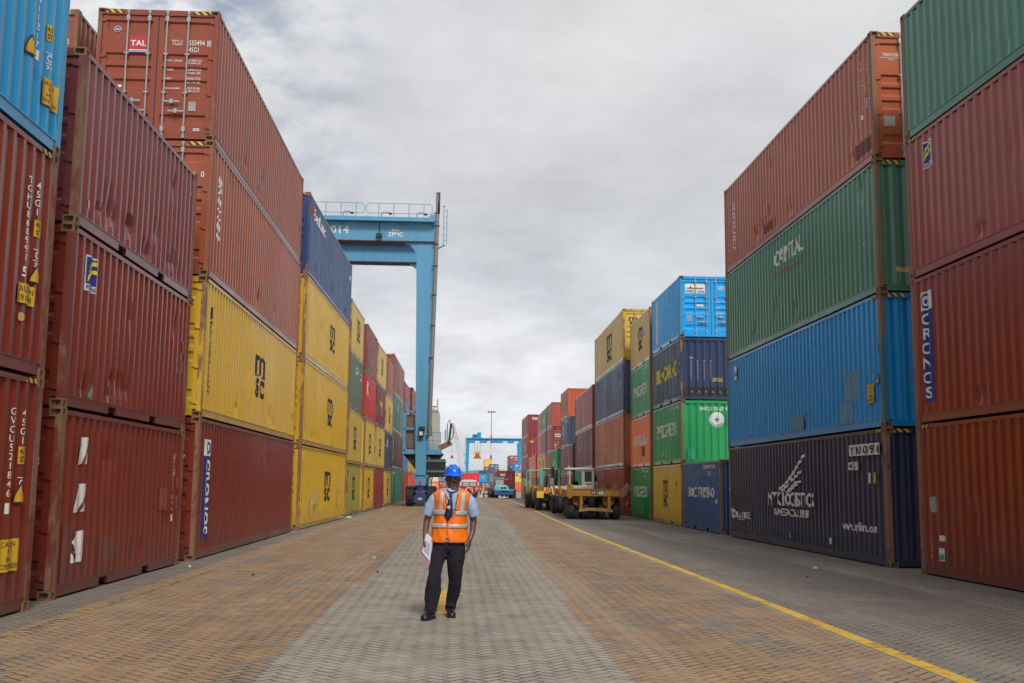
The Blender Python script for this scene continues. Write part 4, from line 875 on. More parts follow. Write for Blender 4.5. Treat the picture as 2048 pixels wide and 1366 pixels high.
        MB().beam((cxn*.40, -.5, zb+1.15), (cxn*1.32, -.5, zb+1.15), .05, .05).build('platform_rail', C1, root)
        MB().beam((cxn*.40, -.5, zb+.6), (cxn*1.32, -.5, zb+.6), .04, .04).build('platform_rail', C1, root)
        # operator ladder cage on a rusty arm
        m = MB(); bx = cxn*1.72
        m.tube([(bx, -.4, 4.3), (bx-.0, -.4, 5.4), (bx+cxn*.1, -.4, 5.75), (bx+cxn*.42, -.4, 5.2), (bx+cxn*.40, -.4, 4.6), (bx+cxn*.1, -.4, 4.3)], .035, 6)
        m.tube([(bx+cxn*.12, -.4, 4.2), (bx+cxn*.26, -.4, 5.5)], .09, 6).tube([(bx-.12*cxn, -.4, 4.35), (bx-.12*cxn, -.4, 5.1)], .03, 5)
        m.build('access_cage', mat('cage_steel', (.06, .07, .08), .6), root)
        MB().beam((cxn*1.2, -.2, 3.85), (cxn*2.0, -.2, 4.25), .4, .35).build('cage_arm', rusty((.24, .12, .06), .6), root)
        # engine pack below the platform
        e = MB().box((min(cxn*.42, cxn*1.62), -.3, 1.95), (max(cxn*.42, cxn*1.62), 2.8, 3.15)).build('engine_pack', mat('engine_black', (.012, .016, .017), .45), root, bevel=.04)
        for z in (2.32, 3.0): MB().box((min(cxn*.40, cxn*1.66), -.36, z-.07), (max(cxn*.40, cxn*1.66), 2.86, z+.07)).build('cover_band', paint(rgb((96, 128, 120), 1.), rust=.6, key='band'), e)
        MB().prism([(cxn*.42, 3.5), (cxn*1.5, 3.5), (cxn*1.2, 3.15), (cxn*.6, 3.15)], 'y', -.2, 2.6).build('engine_mount', DK, root)
        for a, b in ((.8, .62), (1.2, 1.35)): MB().tube([(cxn*a, -.1, 1.95), (cxn*b, -.15, 1.0), (cxn*(b+.1), -.1, .5)], .03, 6).build('hose', DK, root)
        MB().tube([(dirn*.5, -.4, 1.25), (dirn*.68, -.4, 1.05), (dirn*.66, -.4, .8), (dirn*.52, -.4, .55)], .03, 6).build('hose', DK, root)
        MB().box((-.06, -.46, 1.36), (.06, -.38, 1.68)).build('fire_extinguisher', mat('red_signal', (.6, .012, .01), .4), root)
        MB().box((dirn*.62-.3, -.5, 1.24), (dirn*.62+.3, -.34, 1.30)).box((dirn*.62-.28, -.5, .98), (dirn*.62+.28, -.34, 1.03)).build('steering_linkage', C2, root)
        MB().box((-.14, -.36, .42), (.14, -.345, .56)).build('number_plate', mat('plate_white', (.5, .5, .5), .5), root)
        hl = MB().box((-.18, -.72, 5.05), (.22, -.46, 5.28)).box((-.20, -.80, 4.62), (.16, -.46, 4.98)).build('work_light', DK, root, bevel=.02)
        MB().box((-.14, -.812, 4.68), (.10, -.80, 4.93)).build('lens', mat('lens_glass', (.55, .58, .52), .2), hl)
    if text:
        for t, a, b, z0_, z1_, bo in (('014', 9.80-3.2, 8.65-3.2, H-1.12, H-.62, True),):
            pass
        def sign(t, ux, wx, za, zb_, ink='w', bold=True):
            put_marks([('T', ink, t, ux, za, ux+wx, zb_, {'bold': bold})], ((-xl, -.555, 0), (1, 0, 0), (0, -1, 0), 0, [], lambda u: 0.), root, 0)
        sign('014', -8.85, 1.25, H-1.0, H-.45); sign('ZPMC', -4.95, 1.02, H-1.14, H-.84); sign('振华', -4.72, .55, H-.78, H-.60)
    # trolley, ropes and spreader
    if trolley_x is not None:
        tx = trolley_x
        MB().box((tx-2.3, -.3, H-.02), (tx+1.6, D+.3, H+.35)).build('trolley', C1, root)
        MB().box((tx-2.1, .2, H+.35), (tx-.2, D-.2, H+1.6)).build('machinery_house', C1, root)
        MB().box((tx-1.6, .15, H+.6), (tx-.4, .2, H+1.2)).build('window', DK, root)
        MB().box((tx-.1, .3, H+.35), (tx+1.3, D-.4, H+2.4)).build('winch_house', C1, root)
        if spreader:
            zs = 12.2
            MB().box((tx-1.4, .3, zs-.25), (tx+1.4, D-.3, zs+.25)).build('spreader_frame', paint(rgb((196, 84, 40), 1.), key='spr'), root)
            MB().prism([(tx-1.1, zs+.25), (tx+1.1, zs+.25), (tx+.6, zs+1.5), (tx-.6, zs+1.5)], 'y', 1., D-1.).build('spreader_head', paint(rgb((190, 70, 50), 1.), key='spr2'), root)
            MB().box((tx-1.1, .8, zs+1.5), (tx+1.1, D-.8, zs+2.4)).build('head_block', paint(rgb((214, 170, 40), 1.), key='spr3'), root)
            for a, b in ((-1.8, -.9), (1.8, .9), (0, 0)): MB().tube([(tx+a, 1., H-.1), (tx+b, 1., zs+2.4)], .06, 4).build('hoist_rope', GREY, root)
        for x in (3.8, 8.5, 14.8, 19.2): MB().box((x*dirn-1.0*.9, -.9, H-1.9), (x*dirn+.9, -.5, H-1.1)).build('floodlight', mat('lamp_white', (.7, .7, .66), .4), root)
    if ladder:
        for s2 in (-1.15, -.75): MB().box((s2, -.6, 5.0), (s2+.12, -.5, H-.2)).build('ladder_rail', mat('ladder_steel', (.5, .52, .5), .5), root)
        z = 5.2
        while z < H-.5: MB().box((-1.2, -.62, z), (-.6, -.5, z+.14)).build('rung', mat('ladder_steel', (.5, .52, .5), .5), root); z += .8
        for z in (6, 10.2, 13.4): MB().box((-1.5, -.9, z), (-.4, .2, z+.2)).build('landing', C1, root)
    return root
gantry('light blue gantry crane standing over the left-hand stacks', -2.38, 72.0, 79.0, 0, 22.4, (104, 168, 206), -1, text=True)
gantry('small bright blue gantry crane spanning the far end of the lane', 4.2, 422, 429, -.5, 20.7, (0, 158, 214), 1, top=19.3, lod=1, trolley_x=4.0, spreader=True, ladder=True)

# ------------------------------------------------------------------ lamp masts, harbour crane, hills
def mast(label, x, y, z, h):
    r = thing('lamp_mast', label, 'lamp post', (x, y, z), 0, 'tall flood-lighting masts')
    Wm, Rm = mat('mast_white', (.7, .68, .66), .6), mat('mast_red', (.35, .05, .03), .6)
    zz = [0, 10.2, 12.7, 17.2, 20.5, h]; rr = [.42, .36, .34, .30, .22, .14]
    for k in range(5): MB().tube([(0, 0, zz[k]), (0, 0, zz[k+1])], [rr[k], rr[k+1]], 8).build('mast_section', [Wm, Rm, Wm, Rm, mat('mast_grey', (.4, .4, .4), .5)][k], r)
    MB().lathe([(.2, -.2), (1.0, 0), (1.0, .12), (.2, .2)], (0, 0, h), 'z', 10).build('head_ring', mat('mast_grey', (.4, .4, .4), .5), r)
    for k in range(8):
        a = k*math.pi/4; c, s = math.cos(a)*1.25, math.sin(a)*1.25
        MB().box((c-.24, s-.2, h-.30), (c+.24, s+.2, h+.12)).build('floodlight', mat('lamp_housing', (.10, .10, .09), .5), r)
    return r
mast('tall red and white banded lamp mast rising behind the far gantry crane', 13.0, 405, -.5, 29.2)
mast('distant lamp mast whose lamps peep out right of the near crane leg', -8.7, 395, -.5, 30.2)
hc = thing('mobile_crane', 'distant mobile crane with a red and white lattice boom', 'crane', (2.9, 440, -.5))
MB().box((-1.6, -2.5, .9), (1.6, 4, 3.1)).build('body', mat('crane_red', (.45, .05, .04), .5), hc); MB().box((-2, -4, .0), (-1.2, 4, .9)).build('crawler_track', RUBBER(), hc); MB().box((1.2, -4, .0), (2, 4, .9)).build('crawler_track', RUBBER(), hc)
MB().box((-1.5, -3.2, 1.1), (-.4, -2.5, 2.9)).build('cab', mat('crane_glass', (.05, .07, .08), .2), hc)
def lattice(p, q, w, n_, m_, par, name):
    p, q = Vector(p), Vector(q); mb_ = MB(); d = (q-p).normalized(); sx = d.cross(Vector((0, 1, 0))).normalized()*w/2; sy_ = Vector((0, w/2, 0))
    for a, b in ((1, 1), (1, -1), (-1, 1), (-1, -1)): mb_.tube([p+sx*a+sy_*b, q+sx*a*.5+sy_*b*.5], .09, 4)
    for k in range(n_):
        t, t2 = k/n_, (k+1)/n_; s = 1 if k % 2 else -1; f1, f2 = 1-.5*t, 1-.5*t2
        for b in (-1, 1): mb_.tube([p.lerp(q, t)+sx*s*f1+sy_*b, p.lerp(q, t2)-sx*s*f2+sy_*b], .05, 4)
    return mb_.build(name, m_, par)
lattice((0, 0, 2.5), (-3.1, 0, 20.), 1.5, 14, mat('boom_white', (.62, .55, .53), .5), hc, 'lower_boom')
lattice((-3.1, 0, 20.), (-4.3, 0, 26.2), 1.0, 6, mat('boom_red', (.50, .16, .13), .5), hc, 'boom_tip')
MB().tube([(-4.4, 0, 26.2), (-4.9, 0, 26.6)], .22, 6).build('sheave', mat('crane_red', (.45, .05, .04), .5), hc)
MB().tube([(-4.85, 0, 26.4), (-4.85, 0, 13.8)], .05, 4).build('hoist_rope', mat('rope', (.2, .2, .2), .6), hc)
MB().tube([(-3.4, 0, 23), (3.5, 6, 3)], .05, 4).build('pendant_rope', mat('rope', (.2, .2, .2), .6), hc)
MB().box((-5.4, -.4, 12.2), (-4.3, .4, 13.4)).build('hook_block', mat('crane_red', (.45, .05, .04), .5), hc)
def ridge(name, y, pts, dep, c):
    m = MB(); k = len(pts)
    for x, h in pts: m.v.append((x, y, -5))
    for x, h in pts: m.v.append((x, y+dep*.5, h))
    for x, h in pts: m.v.append((x, y+dep, -5))
    for i in range(k-1): m.f += [(i, i+1, k+i+1, k+i), (k+i, k+i+1, 2*k+i+1, 2*k+i)]
    mm = bpy.data.materials.new(name); mm.use_nodes = True; n = N(mm.node_tree); b = mm.node_tree.nodes['Principled BSDF']
    g = n.node('ShaderNodeNewGeometry'); q = n.mix(n.ramp(n.noise(g.outputs['Position'], .02, 6), .35, .65), c, tuple(v*.6 for v in c)); n.put(b.inputs['Base Color'], q); b.inputs['Roughness'].default_value = .9
    return struct(m.build(name, mm))
rr_ = random.Random(3)
def hp(x0, x1, n_, fn): return [(x0+(x1-x0)*i/n_, fn(x0+(x1-x0)*i/n_)) for i in range(n_+1)]
ridge('hills', 5200, hp(-3500, 4200, 60, lambda x: 22+48*max(0, 1-abs((x-150)/520))**.6*(x > -300)+18*noise.noise((x*.0016, 0, 0))+5*noise.noise((x*.008, 3, 0))), 900, (.07, .10, .05))
# ------------------------------------------------------------------ haze: pale air round the whole yard
hz = MB().box((-6100, -70, -8), (6100, 9100, 140)).build('haze', None); hz['kind'] = 'stuff'
hm = bpy.data.materials.new('haze_air'); hm.use_nodes = True; nt = hm.node_tree; nt.nodes.clear(); pv = nt.nodes.new('ShaderNodeVolumePrincipled'); oo = nt.nodes.new('ShaderNodeOutputMaterial')
pv.inputs['Color'].default_value = (.80, .88, .95, 1); pv.inputs['Density'].default_value = .00011; pv.inputs['Anisotropy'].default_value = 0.1
nt.links.new(pv.outputs[0], oo.inputs['Volume']); hz.data.materials.append(hm)
# ------------------------------------------------------------------ yard vehicles
YP = lambda: paint(rgb((176, 122, 22), .8), rust=1.0, chips=1.2, rough=.5, bump=.1, key='yellowtruck')
BR = lambda: rusty((.20, .12, .06), .6, 'brownsteel')
def wheel(par, x, y, R, w, rim=(.05, .045, .04), n_=28, name='wheel', side=None):
    m = MB().lathe([(R*.55, -w*.46), (R*.62, -w*.5), (R*.92, -w*.5), (R, -w*.36), (R, -w*.10), (R*.985, -w*.08), (R*.985, w*.08), (R, w*.10), (R, w*.36), (R*.92, w*.5), (R*.62, w*.5), (R*.55, w*.46)], (x, y, R), 'x', n_)
    o = m.build(name, RUBBER(), par)
    MB().lathe([(R*.12, -w*.42), (R*.30, -w*.30), (R*.48, -w*.28), (R*.56, -w*.40), (R*.56, w*.40), (R*.48, w*.28), (R*.30, w*.30), (R*.12, w*.42)], (x, y, R), 'x', 16).build('rim', mat('rim%.2f' % rim[0], rim, .6), o)
    return o
def trailer(label, x, y, rz, L, plate=True, box=False):
    t = thing('yard_trailer', label, 'trailer', (x, y, 0), rz, 'yellow yard trailers')
    Y_ = YP()
    rb = MB().box((-1.22, 0, 1.03), (1.22, .22, 1.33)).build('rear_beam', Y_, t, bevel=.015)
    MB().box((-1.24, -.03, 1.33), (1.24, .26, 1.36)).build('beam_cap', BR(), rb)
    for s in (-1, 1):
        MB().prism([(.12, 1.0), (L, 1.0), (L, 1.30), (.12, 1.30)], 'x', s*1.14-.05, s*1.14+.05).build('side_rail', Y_, t)
        MB().box((s*.45-.06, .22, .86), (s*.45+.06, L-.4, 1.26)).build('chassis_beam', Y_, t)
        for yy in (-.04, L*.42, L-.35):
            gm = Y_ if s < 0 or 1 < yy < 9 else BR()
            MB().prism([(s*1.24, .96), (s*1.32, 1.10), (s*1.47, 1.56), (s*1.40, 1.60), (s*1.24, 1.36), (s*1.10, 1.33), (s*1.10, 1.03)] if s > 0 else ([(-1.0, 1.02), (-.98, 1.54), (-1.22, 1.58), (-1.26, 1.20), (-1.24, 1.0), (-1.12, .90)] if yy < 1 else [(-1.10, 1.03), (-1.10, 1.33), (-1.24, 1.36), (-1.36, 1.58), (-1.42, 1.54), (-1.32, 1.10), (-1.24, .98)]), 'y', yy-.02, yy+.26).build('corner_guide', gm, t, bevel=.01)
            if s > 0: MB().prism([(1.36, 1.06), (1.52, 1.56), (1.47, 1.60), (1.31, 1.10)], 'y', yy-.06, yy+.34).build('guide_plate', BR(), t)
    k = .5
    while k < L-1: MB().box((-1.09, k, 1.02), (1.09, k+.14, 1.20)).build('cross_member', Y_ if int(k*2) % 2 else BR(), t); k += 1.55
    MB().box((-1.09, .24, 1.20), (1.09, L*.9, 1.235)).build('deck', BR(), t)
    for s in (-.72, .62): MB().prism([(s-.28, 1.03), (s+.28, 1.03), (s+.24, .72), (s+.10, .62), (s-.10, .62), (s-.24, .72)], 'y', .3, .5).build('bogie_housing', BR() if s < 0 else Y_, t)
    # walking-beam bogies
    for s in (-.70, .66):
        MB().box((s-.09, .55, .50), (s+.09, 2.35, .82)).build('bogie_beam', BR(), t); MB().box((s-.20, .85, .80), (s+.20, 1.6, 1.02)).build('bogie_hanger', Y_, t)
    for yy in (.85, 2.05):
        MB().tube([(-1.1, yy, .48), (1.1, yy, .48)], .06, 8).build('axle', DARK(), t)
        for xx in (-1.02, -.40, .34, 1.0): wheel(t, xx, yy, .48, .29)
    if plate:
        put_marks([('R', 'k', 1.02, 1.11, 1.62, 1.26), ('T', 'w', 'MTR', 1.07, 1.15, 1.24, 1.22), ('T', 'w', '168', 1.32, 1.12, 1.58, 1.245)], ((-1.22, -.002, 0), (1, 0, 0), (0, -1, 0), 0, [], lambda u: 0.), rb, 0)
        # bumper bar slung below
        for s in (-.62, .62): MB().box((s-.06, .02, .38), (s+.06, .14, 1.03)).build('bumper_hanger', Y_, t); MB().beam((s-.02, .14, .42), (s-.30, .7, .95), .05, .05).build('bumper_brace', BR(), t)
        MB().prism([(-.72, .34), (-.72, .47), (-.35, .53), (.30, .52), (.78, .46), (.78, .33), (.3, .38), (-.35, .40)], 'y', -.04, .05).build('bumper_bar', rusty((.34, .22, .06), .45, 'bar'), t)
    for s in (-.85, .85): MB().beam((s, L-3.2, 1.0), (s+.05*s, L-3.2, .12), .12, .12).box((s-.16, L-3.34, 0), (s+.16, L-3.06, .12)).build('landing_leg', BR(), t); MB().beam((s, L-3.2, .3), (s, L-2.2, 1.0), .06, .06).build('leg_brace', BR(), t)
    MB().box((-.5, L-.3, 1.0), (.5, L+.25, 1.18)).build('kingpin_plate', BR(), t)
    if box:
        MB().box((-1.28, -.25, .74), (-.88, .25, 1.12)).build('lamp_box', mat('lamp_box_yellow', (.75, .55, .05), .5), t, bevel=.02)
        c = MB().box((-.86, -.06, 1.0), (-.40, -.03, 1.36)).build('chevron_board', mat('chev_yellow', (.75, .50, .04), .5), t)
        for k in range(3): MB().prism([(-.86+.15*k, 1.01), (-.78+.15*k, 1.01), (-.62+.12*k, 1.35), (-.70+.12*k, 1.35)], 'y', -.066, -.061).build('chevron_stripe', mat('chev_red', (.55, .03, .02), .5), c)
    return t
trailer('yellow low trailer with a black plate on its rear beam and eight rusty-rimmed tyres', 6.16, 47.4, -.035, 9.6)
trailer('second yellow trailer, mostly hidden, with a chevron board and a lamp box', 6.0, 62.9, 0., 6.6, plate=False, box=True)
GLASS = mat('tinted_glass', (.03, .06, .05), .08)
CLR = bpy.data.materials.new('clear_glass'); CLR.use_nodes = True; _b = CLR.node_tree.nodes['Principled BSDF']; _b.inputs['Roughness'].default_value = .04; _b.inputs['Transmission Weight'].default_value = 1.; _b.inputs['IOR'].default_value = 1.05; _b.inputs['Base Color'].default_value = (.75, .85, .82, 1)
def tractor_white(x, y):
    t = thing('terminal_tractor', 'white-cabbed terminal tractor hitched in front of the numbered yellow trailer', 'tractor', (x, y, 0), -.035)
    Wp = paint(rgb((214, 210, 200), 1.15), rust=.5, chips=.6, bump=.05, key='whitecab')
    for s in (-.45, .45): MB().box((s-.06, -.8, .62), (s+.06, 4.3, .86)).build('chassis_beam', DARK(), t)
    for s in (-1, 1):
        wheel(t, s*1.14, 0, .50, .27); wheel(t, s*.84, 0, .50, .27); wheel(t, s*1.02, 2.9, .50, .28, (.5, .5, .48))
        MB().box((s*1.0-.22, 2.3, 1.02), (s*1.0+.22, 3.5, 1.10)).build('mudguard', DARK(), t)
    MB().tube([(-1.1, 0, .5), (1.1, 0, .5)], .07, 8).build('axle', DARK(), t); MB().tube([(-1.0, 2.9, .5), (1.0, 2.9, .5)], .06, 8).build('axle', DARK(), t)
    MB().box((-.45, -.35, .95), (.45, .45, 1.02)).build('fifth_wheel', DARK(), t, bevel=.02)
    MB().prism([(1.7, .86), (4.4, .86), (4.4, 1.15), (3.9, 1.45), (2.3, 1.28), (1.7, 1.1)], 'x', -1.15, -.20).build('bonnet', Wp, t, bevel=.04)
    cb = thing('cab', '', '', (0, 0, 0)); 
    for k_ in ('label', 'category'): del cb[k_]
    cb.parent = t
    x0, x1, y0_, y1_ = -.20, 1.18, 2.0, 3.6
    MB().box((x0, y0_, .86), (x1, y1_, 1.48)).build('cab_base', Wp, cb, bevel=.02)
    MB().box((x0-.18, y0_-.06, 2.36), (x1+.03, y1_+.1, 2.46)).build('roof', Wp, cb, bevel=.02)
    for px, w_ in ((x0, .07), (x0+.70, .16), (x1-.12, .12)): MB().box((px, y0_, 1.48), (px+w_, y0_+.07, 2.36)).build('pillar', Wp, cb)
    for px in (x0, x1-.08): MB().box((px, y1_-.08, 1.48), (px+.08, y1_, 2.36)).build('pillar', Wp, cb)
    MB().box((x0+.86, y0_+.0, 1.48), (x1-.12, y0_+.05, 1.70)).box((x0+.86, y0_, 2.28), (x1-.12, y0_+.05, 2.36)).build('rear_panel', Wp, cb)
    MB().box((x0+.86, y0_+.02, 1.70), (x1-.12, y0_+.04, 2.28)).build('rear_window', GLASS, cb)
    MB().box((x0+.07, y0_+.03, 1.50), (x0+.70, y0_+.04, 2.34)).build('open_window', CLR, cb)
    MB().box((x0+.2, y0_+.55, 1.35), (x0+.55, y0_+.9, 1.72)).build('seat', DARK(), cb, bevel=.03)
    MB().box((x0-.01, y0_+.1, 1.5), (x0+.0, y1_-.1, 2.34)).build('side_window', GLASS, cb)
    MB().box((x1+.06, y0_+.2, 1.72), (x1+.20, y0_+.28, 2.05)).build('mirror', DARK(), cb, bevel=.01)
    put_marks([('T', 'k', 'Magnum', .98, 1.52, 1.28, 1.61)], ((-.20, 1.995, 0), (1, 0, 0), (0, -1, 0), 0, [], lambda u: 0.), cb, 0)
    MB().lathe([(.02, 0), (.06, .02), (.05, .12), (.01, .14)], (x0+.0, y0_+.1, 2.46), 'z', 8).build('beacon', mat('amber', (.7, .3, .02), .3), cb)
    MB().prism([(x0-.55, 1.22), (x0-.10, 1.50), (x0-.02, 1.42), (x0-.02, 1.22)], 'y', 1.9, 2.6).build('side_fairing', Wp, t)
    return t
tractor_white(6.42, 57.6)
def tractor_teal(x, y):
    t = thing('terminal_tractor', 'pale teal terminal tractor with an open frame cab and tall black exhaust', 'tractor', (x, y, 0))
    Tp = paint(rgb((120, 200, 188), .95), rust=.3, chips=.4, bump=.05, key='teal')
    for s in (-.45, .45): MB().box((s-.06, -1.2, .62), (s+.06, 4.0, .86)).build('chassis_beam', DARK(), t)
    for s in (-1, 1):
        wheel(t, s*1.14, 0, .50, .27); wheel(t, s*.82, 0, .50, .27); wheel(t, s*1.0, 3.0, .50, .28)
    MB().tube([(-1.1, 0, .5), (1.1, 0, .5)], .07, 8).build('axle', DARK(), t); MB().tube([(-1.0, 3.0, .5), (1.0, 3.0, .5)], .06, 8).build('axle', DARK(), t)
    MB().box((-1.2, 1.2, .86), (1.05, 4.0, 1.42)).build('body', mat('tractor_grey', (.20, .20, .19), .6), t, bevel=.03)
    MB().box((-.4, -.3, .95), (.4, .4, 1.02)).build('fifth_wheel', DARK(), t)
    fr_ = MB().tube([(-1.18, .9, 1.2), (-1.18, .9, 2.35), (-1.10, .9, 2.44), (-.25, .9, 2.44)], .045, 6).build('guard_frame', Tp, t)
    MB().box((-.98, .86, 1.2), (-.90, .94, 2.42)).build('frame_post', Tp, fr_); MB().box((-.30, .86, 1.2), (-.22, .94, 2.42)).build('frame_post', Tp, fr_)
    MB().tube([(-1.2, .9, 1.55), (-1.0, .9, 1.75), (-.95, .9, 1.3)], .03, 6).build('grab_rail', mat('plate_white', (.5, .5, .5), .5), fr_)
    MB().box((-1.0, .85, 1.22), (-.25, .95, 1.40)).build('frame_panel', Tp, fr_)
    cb = MB().tube([(-.22, .95, 1.2), (-.22, .95, 2.46), (-.14, .95, 2.55), (.84, .95, 2.55), (.96, .95, 2.42), (.98, .95, 1.8), (.94, .95, 1.2)], .055, 6).build('cab_frame', Tp, t)
    MB().box((-.22, 1.0, 2.46), (.96, 2.3, 2.56)).build('roof', Tp, cb, bevel=.02)
    MB().box((-.22, .92, 1.2), (-.08, 1.02, 2.5)).build('pillar', Tp, cb)
    MB().box((.62, .97, 1.45), (.92, .98, 2.44)).build('side_glass', GLASS, cb); MB().box((-.08, .97, 1.45), (.60, .98, 2.44)).build('rear_glass', CLR, cb)
    for px in (-.22, .88): MB().box((px, 2.2, 1.2), (px+.08, 2.28, 2.46)).build('pillar', Tp, cb)
    MB().box((-.05, .85, 1.28), (.30, .93, 1.52)).build('rear_panel', mat('plate_white2', (.32, .32, .31), .6), t)
    MB().tube([(.10, .5, .95), (.10, .5, 2.12)], .075, 8).build('air_stack', DARK(), t, smooth=True)
    MB().tube([(.52, .6, 1.2), (.52, .6, 2.70)], [.12, .10], 8).build('exhaust', DARK(), t, smooth=True)
    MB().tube([(.66, .62, 1.9), (.70, .62, 2.4), (.85, .62, 2.55)], .06, 8).build('exhaust_elbow', rusty((.12, .06, .04), .6, 'exh'), t)
    MB().box((.32, .45, 1.48), (.60, .75, 1.95)).build('air_cleaner', mat('grey_box', (.30, .30, .28), .6), t, bevel=.02)
    MB().lathe([(.02, 0), (.07, .02), (.06, .16), (.01, .18)], (-.35, .95, 2.5), 'z', 8).build('beacon', mat('amber', (.7, .3, .02), .3), t)
    return t
tractor_teal(5.85, 70.2)
def far_tractor(x, y):
    z = gz(y); t = thing('terminal_tractor', 'blue and turquoise terminal tractor carrying a maroon container far down the lane', 'tractor', (x, y, z))
    B = paint(rgb((32, 84, 140), 1.3), key='ftb'); Tq = paint(rgb((80, 190, 196), 1.3), key='ftt')
    for s in (-1, 1): wheel(t, s*.95, .7, .5, .4, n_=16); wheel(t, s*.95, 4.2, .5, .5, n_=16)
    bp = MB().prism([(-1.2, .42), (1.2, .42), (1.24, 1.1), (-1.24, 1.1)], 'y', 0, 1.5).build('bumper', B, t, bevel=.05)
    MB().box((-.45, -.03, .80), (.42, 0, .98)).build('grille_slot', DARK(), bp)
    for s in (-.95, .78): MB().box((s, -.03, .62), (s+.26, 0, .78)).build('headlight', mat('lamp_dull', (.12, .12, .1), .3), bp)
    for k in range(5): MB().box((-.85+.34*k, -.035, 1.02), (-.72+.34*k, -.03, 1.08)).build('marker', mat('marker_white', (.6, .5, .5), .4), bp)
    MB().box((-1.1, .6, .35), (1.1, 4.8, .85)).build('chassis', DARK(), t)
    MB().prism([(-1.22, 1.1), (.62, 1.1), (.58, 1.36), (.35, 1.62), (-.05, 1.70), (-.1, 1.56), (-1.2, 1.62)], 'y', .15, 2.2).build('bonnet', Tq, t, bevel=.04)
    for k in (-.42, -.05): MB().box((k, .12, 1.22), (k+.3, .15, 1.42)).build('vent', DARK(), t)
    c = MB().prism([(-1.02, 1.55), (-.12, 1.55), (-.06, 2.50), (-1.14, 2.50)], 'y', .6, 2.1).build('cab', Tq, t, bevel=.02)
    MB().prism([(-.96, 1.60), (-.18, 1.60), (-.13, 2.44), (-1.06, 2.44)], 'y', .58, .6).build('windscreen', mat('pale_glass', (.42, .37, .35), .25), c)
    MB().box((-1.22, .45, 2.50), (-.02, 2.2, 2.62)).build('roof', Tq, c); MB().box((.0, .6, 2.42), (.6, .7, 2.47)).build('wiper_arm', Tq, c)
    MB().box((.62, .5, 1.1), (1.15, 1.8, 1.72)).build('engine_box', mat('engine_green', (.03, .05, .03), .6), t); MB().tube([(.95, .8, 1.1), (.97, .8, 2.2)], .07, 8).build('exhaust', B, t)
    tr = thing('yard_trailer', 'distant trailer bed beneath the maroon container behind the blue tractor', 'trailer', (x, y+5.4, z))
    MB().box((-1.15, 0, .88), (1.15, 12.2, 1.13)).build('deck', mat('deck_brown', (.10, .06, .04), .7), tr)
    for yy in (9.6, 10.9):
        for s in (-1.0, -.4, .4, 1.0): wheel(tr, s, yy, .44, .28, n_=12)
        MB().box((-1.1, yy-.1, .40), (1.1, yy+.1, .9)).build('axle', DARK(), tr)
    MB().box((-.4, -1.6, .86), (.4, .2, 1.0)).build('drawbar', DARK(), tr)
    container('maroon container with white lettering riding behind the turquoise tractor', x+.45, y+5.5, z+1.13, 12.2, 2.45, (112, 46, 50), f=-1, near='wall', lod=2, dmarks=[('T', 'w', 'tex', .42, 1.75, 1.15, 2.15), stack_txt('KPEU0', 1.95, 2.05, 1.2, .09), stack_txt('G', 1.95, 1.05, .9, .09)], group='shipping containers lining the lane')
far_tractor(6.20, 138.)
def red_truck(x, y):
    z = gz(y); t = thing('truck', 'red cab-over truck with white grille and white roof band', 'truck', (x, y, z), .10)
    R_ = paint(rgb((172, 20, 40), 1.0), rust=.1, chips=.1, rough=.3, key='redcab'); Wt = mat('truck_white', (.7, .68, .64), .4)
    c = MB().prism([(-1.18, .55), (1.18, .55), (1.20, 1.45), (1.12, 2.28), (.8, 2.5), (-.8, 2.5), (-1.12, 2.28), (-1.20, 1.45)], 'y', 0, 2.0).build('cab', R_, t, bevel=.08)
    MB().prism([(-1.13, 2.24), (1.13, 2.24), (.95, 2.50), (.5, 2.58), (-.5, 2.58), (-.95, 2.50)], 'y', -.06, 2.05).build('roof', Wt, c)
    for s in (-1, 1): MB().prism([(s*.06, 1.62), (s*1.00, 1.60), (s*.96, 2.16), (s*.08, 2.20)], 'y', -.035, -.01).build('windscreen', mat('pale_glass2', (.40, .42, .42), .2), c); MB().lathe([(.02, -.05), (.12, -.04), (.12, 0)], (s*.92, 0, .85), 'y', 10).build('headlight', mat('lamp_white', (.7, .7, .66), .4), c)
    g = MB().prism([(-.48, .68), (.48, .68), (.52, 1.36), (.3, 1.48), (-.3, 1.48), (-.52, 1.36)], 'y', -.06, -.01).build('grille_surround', Wt, c); MB().box((-.36, -.075, .80), (.36, -.06, 1.32)).build('grille', DARK(), g)
    MB().box((-1.22, -.18, .38), (1.22, .0, .58)).build('bumper', mat('bumper_dark', (.05, .05, .05), .5), t)
    MB().box((-1.0, .3, .5), (1.0, 14.5, .95)).build('chassis', DARK(), t)
    for s in (-1, 1):
        wheel(t, s*.98, 1.0, .5, .3, n_=16)
        for yy in (4.6, 12.2, 13.4): wheel(t, s*.95, yy, .5, .5, n_=14)
        MB().box((s*1.3-.1, .1, 1.7), (s*1.3+.1, .2, 2.2)).build('mirror', Wt, c)
    container('bright red container riding on the red truck', x-.26, y+2.75, z+.97, 12.2, 2.60, (184, 52, 56), f=1, near='wall', lod=2, rust=.05, dmarks=[stack_txt('TGHU4570', 1.95, 2.2, .6, .10)], group='shipping containers lining the lane', yaw=.10)
red_truck(1.95, 158.)
sc_ = thing('scrap_heap', 'jumbled pile of rusty yellow machine frames left of the turquoise tractor', 'scrap pile', (4.75, 152., gz(152.)))
rs = random.Random(5)
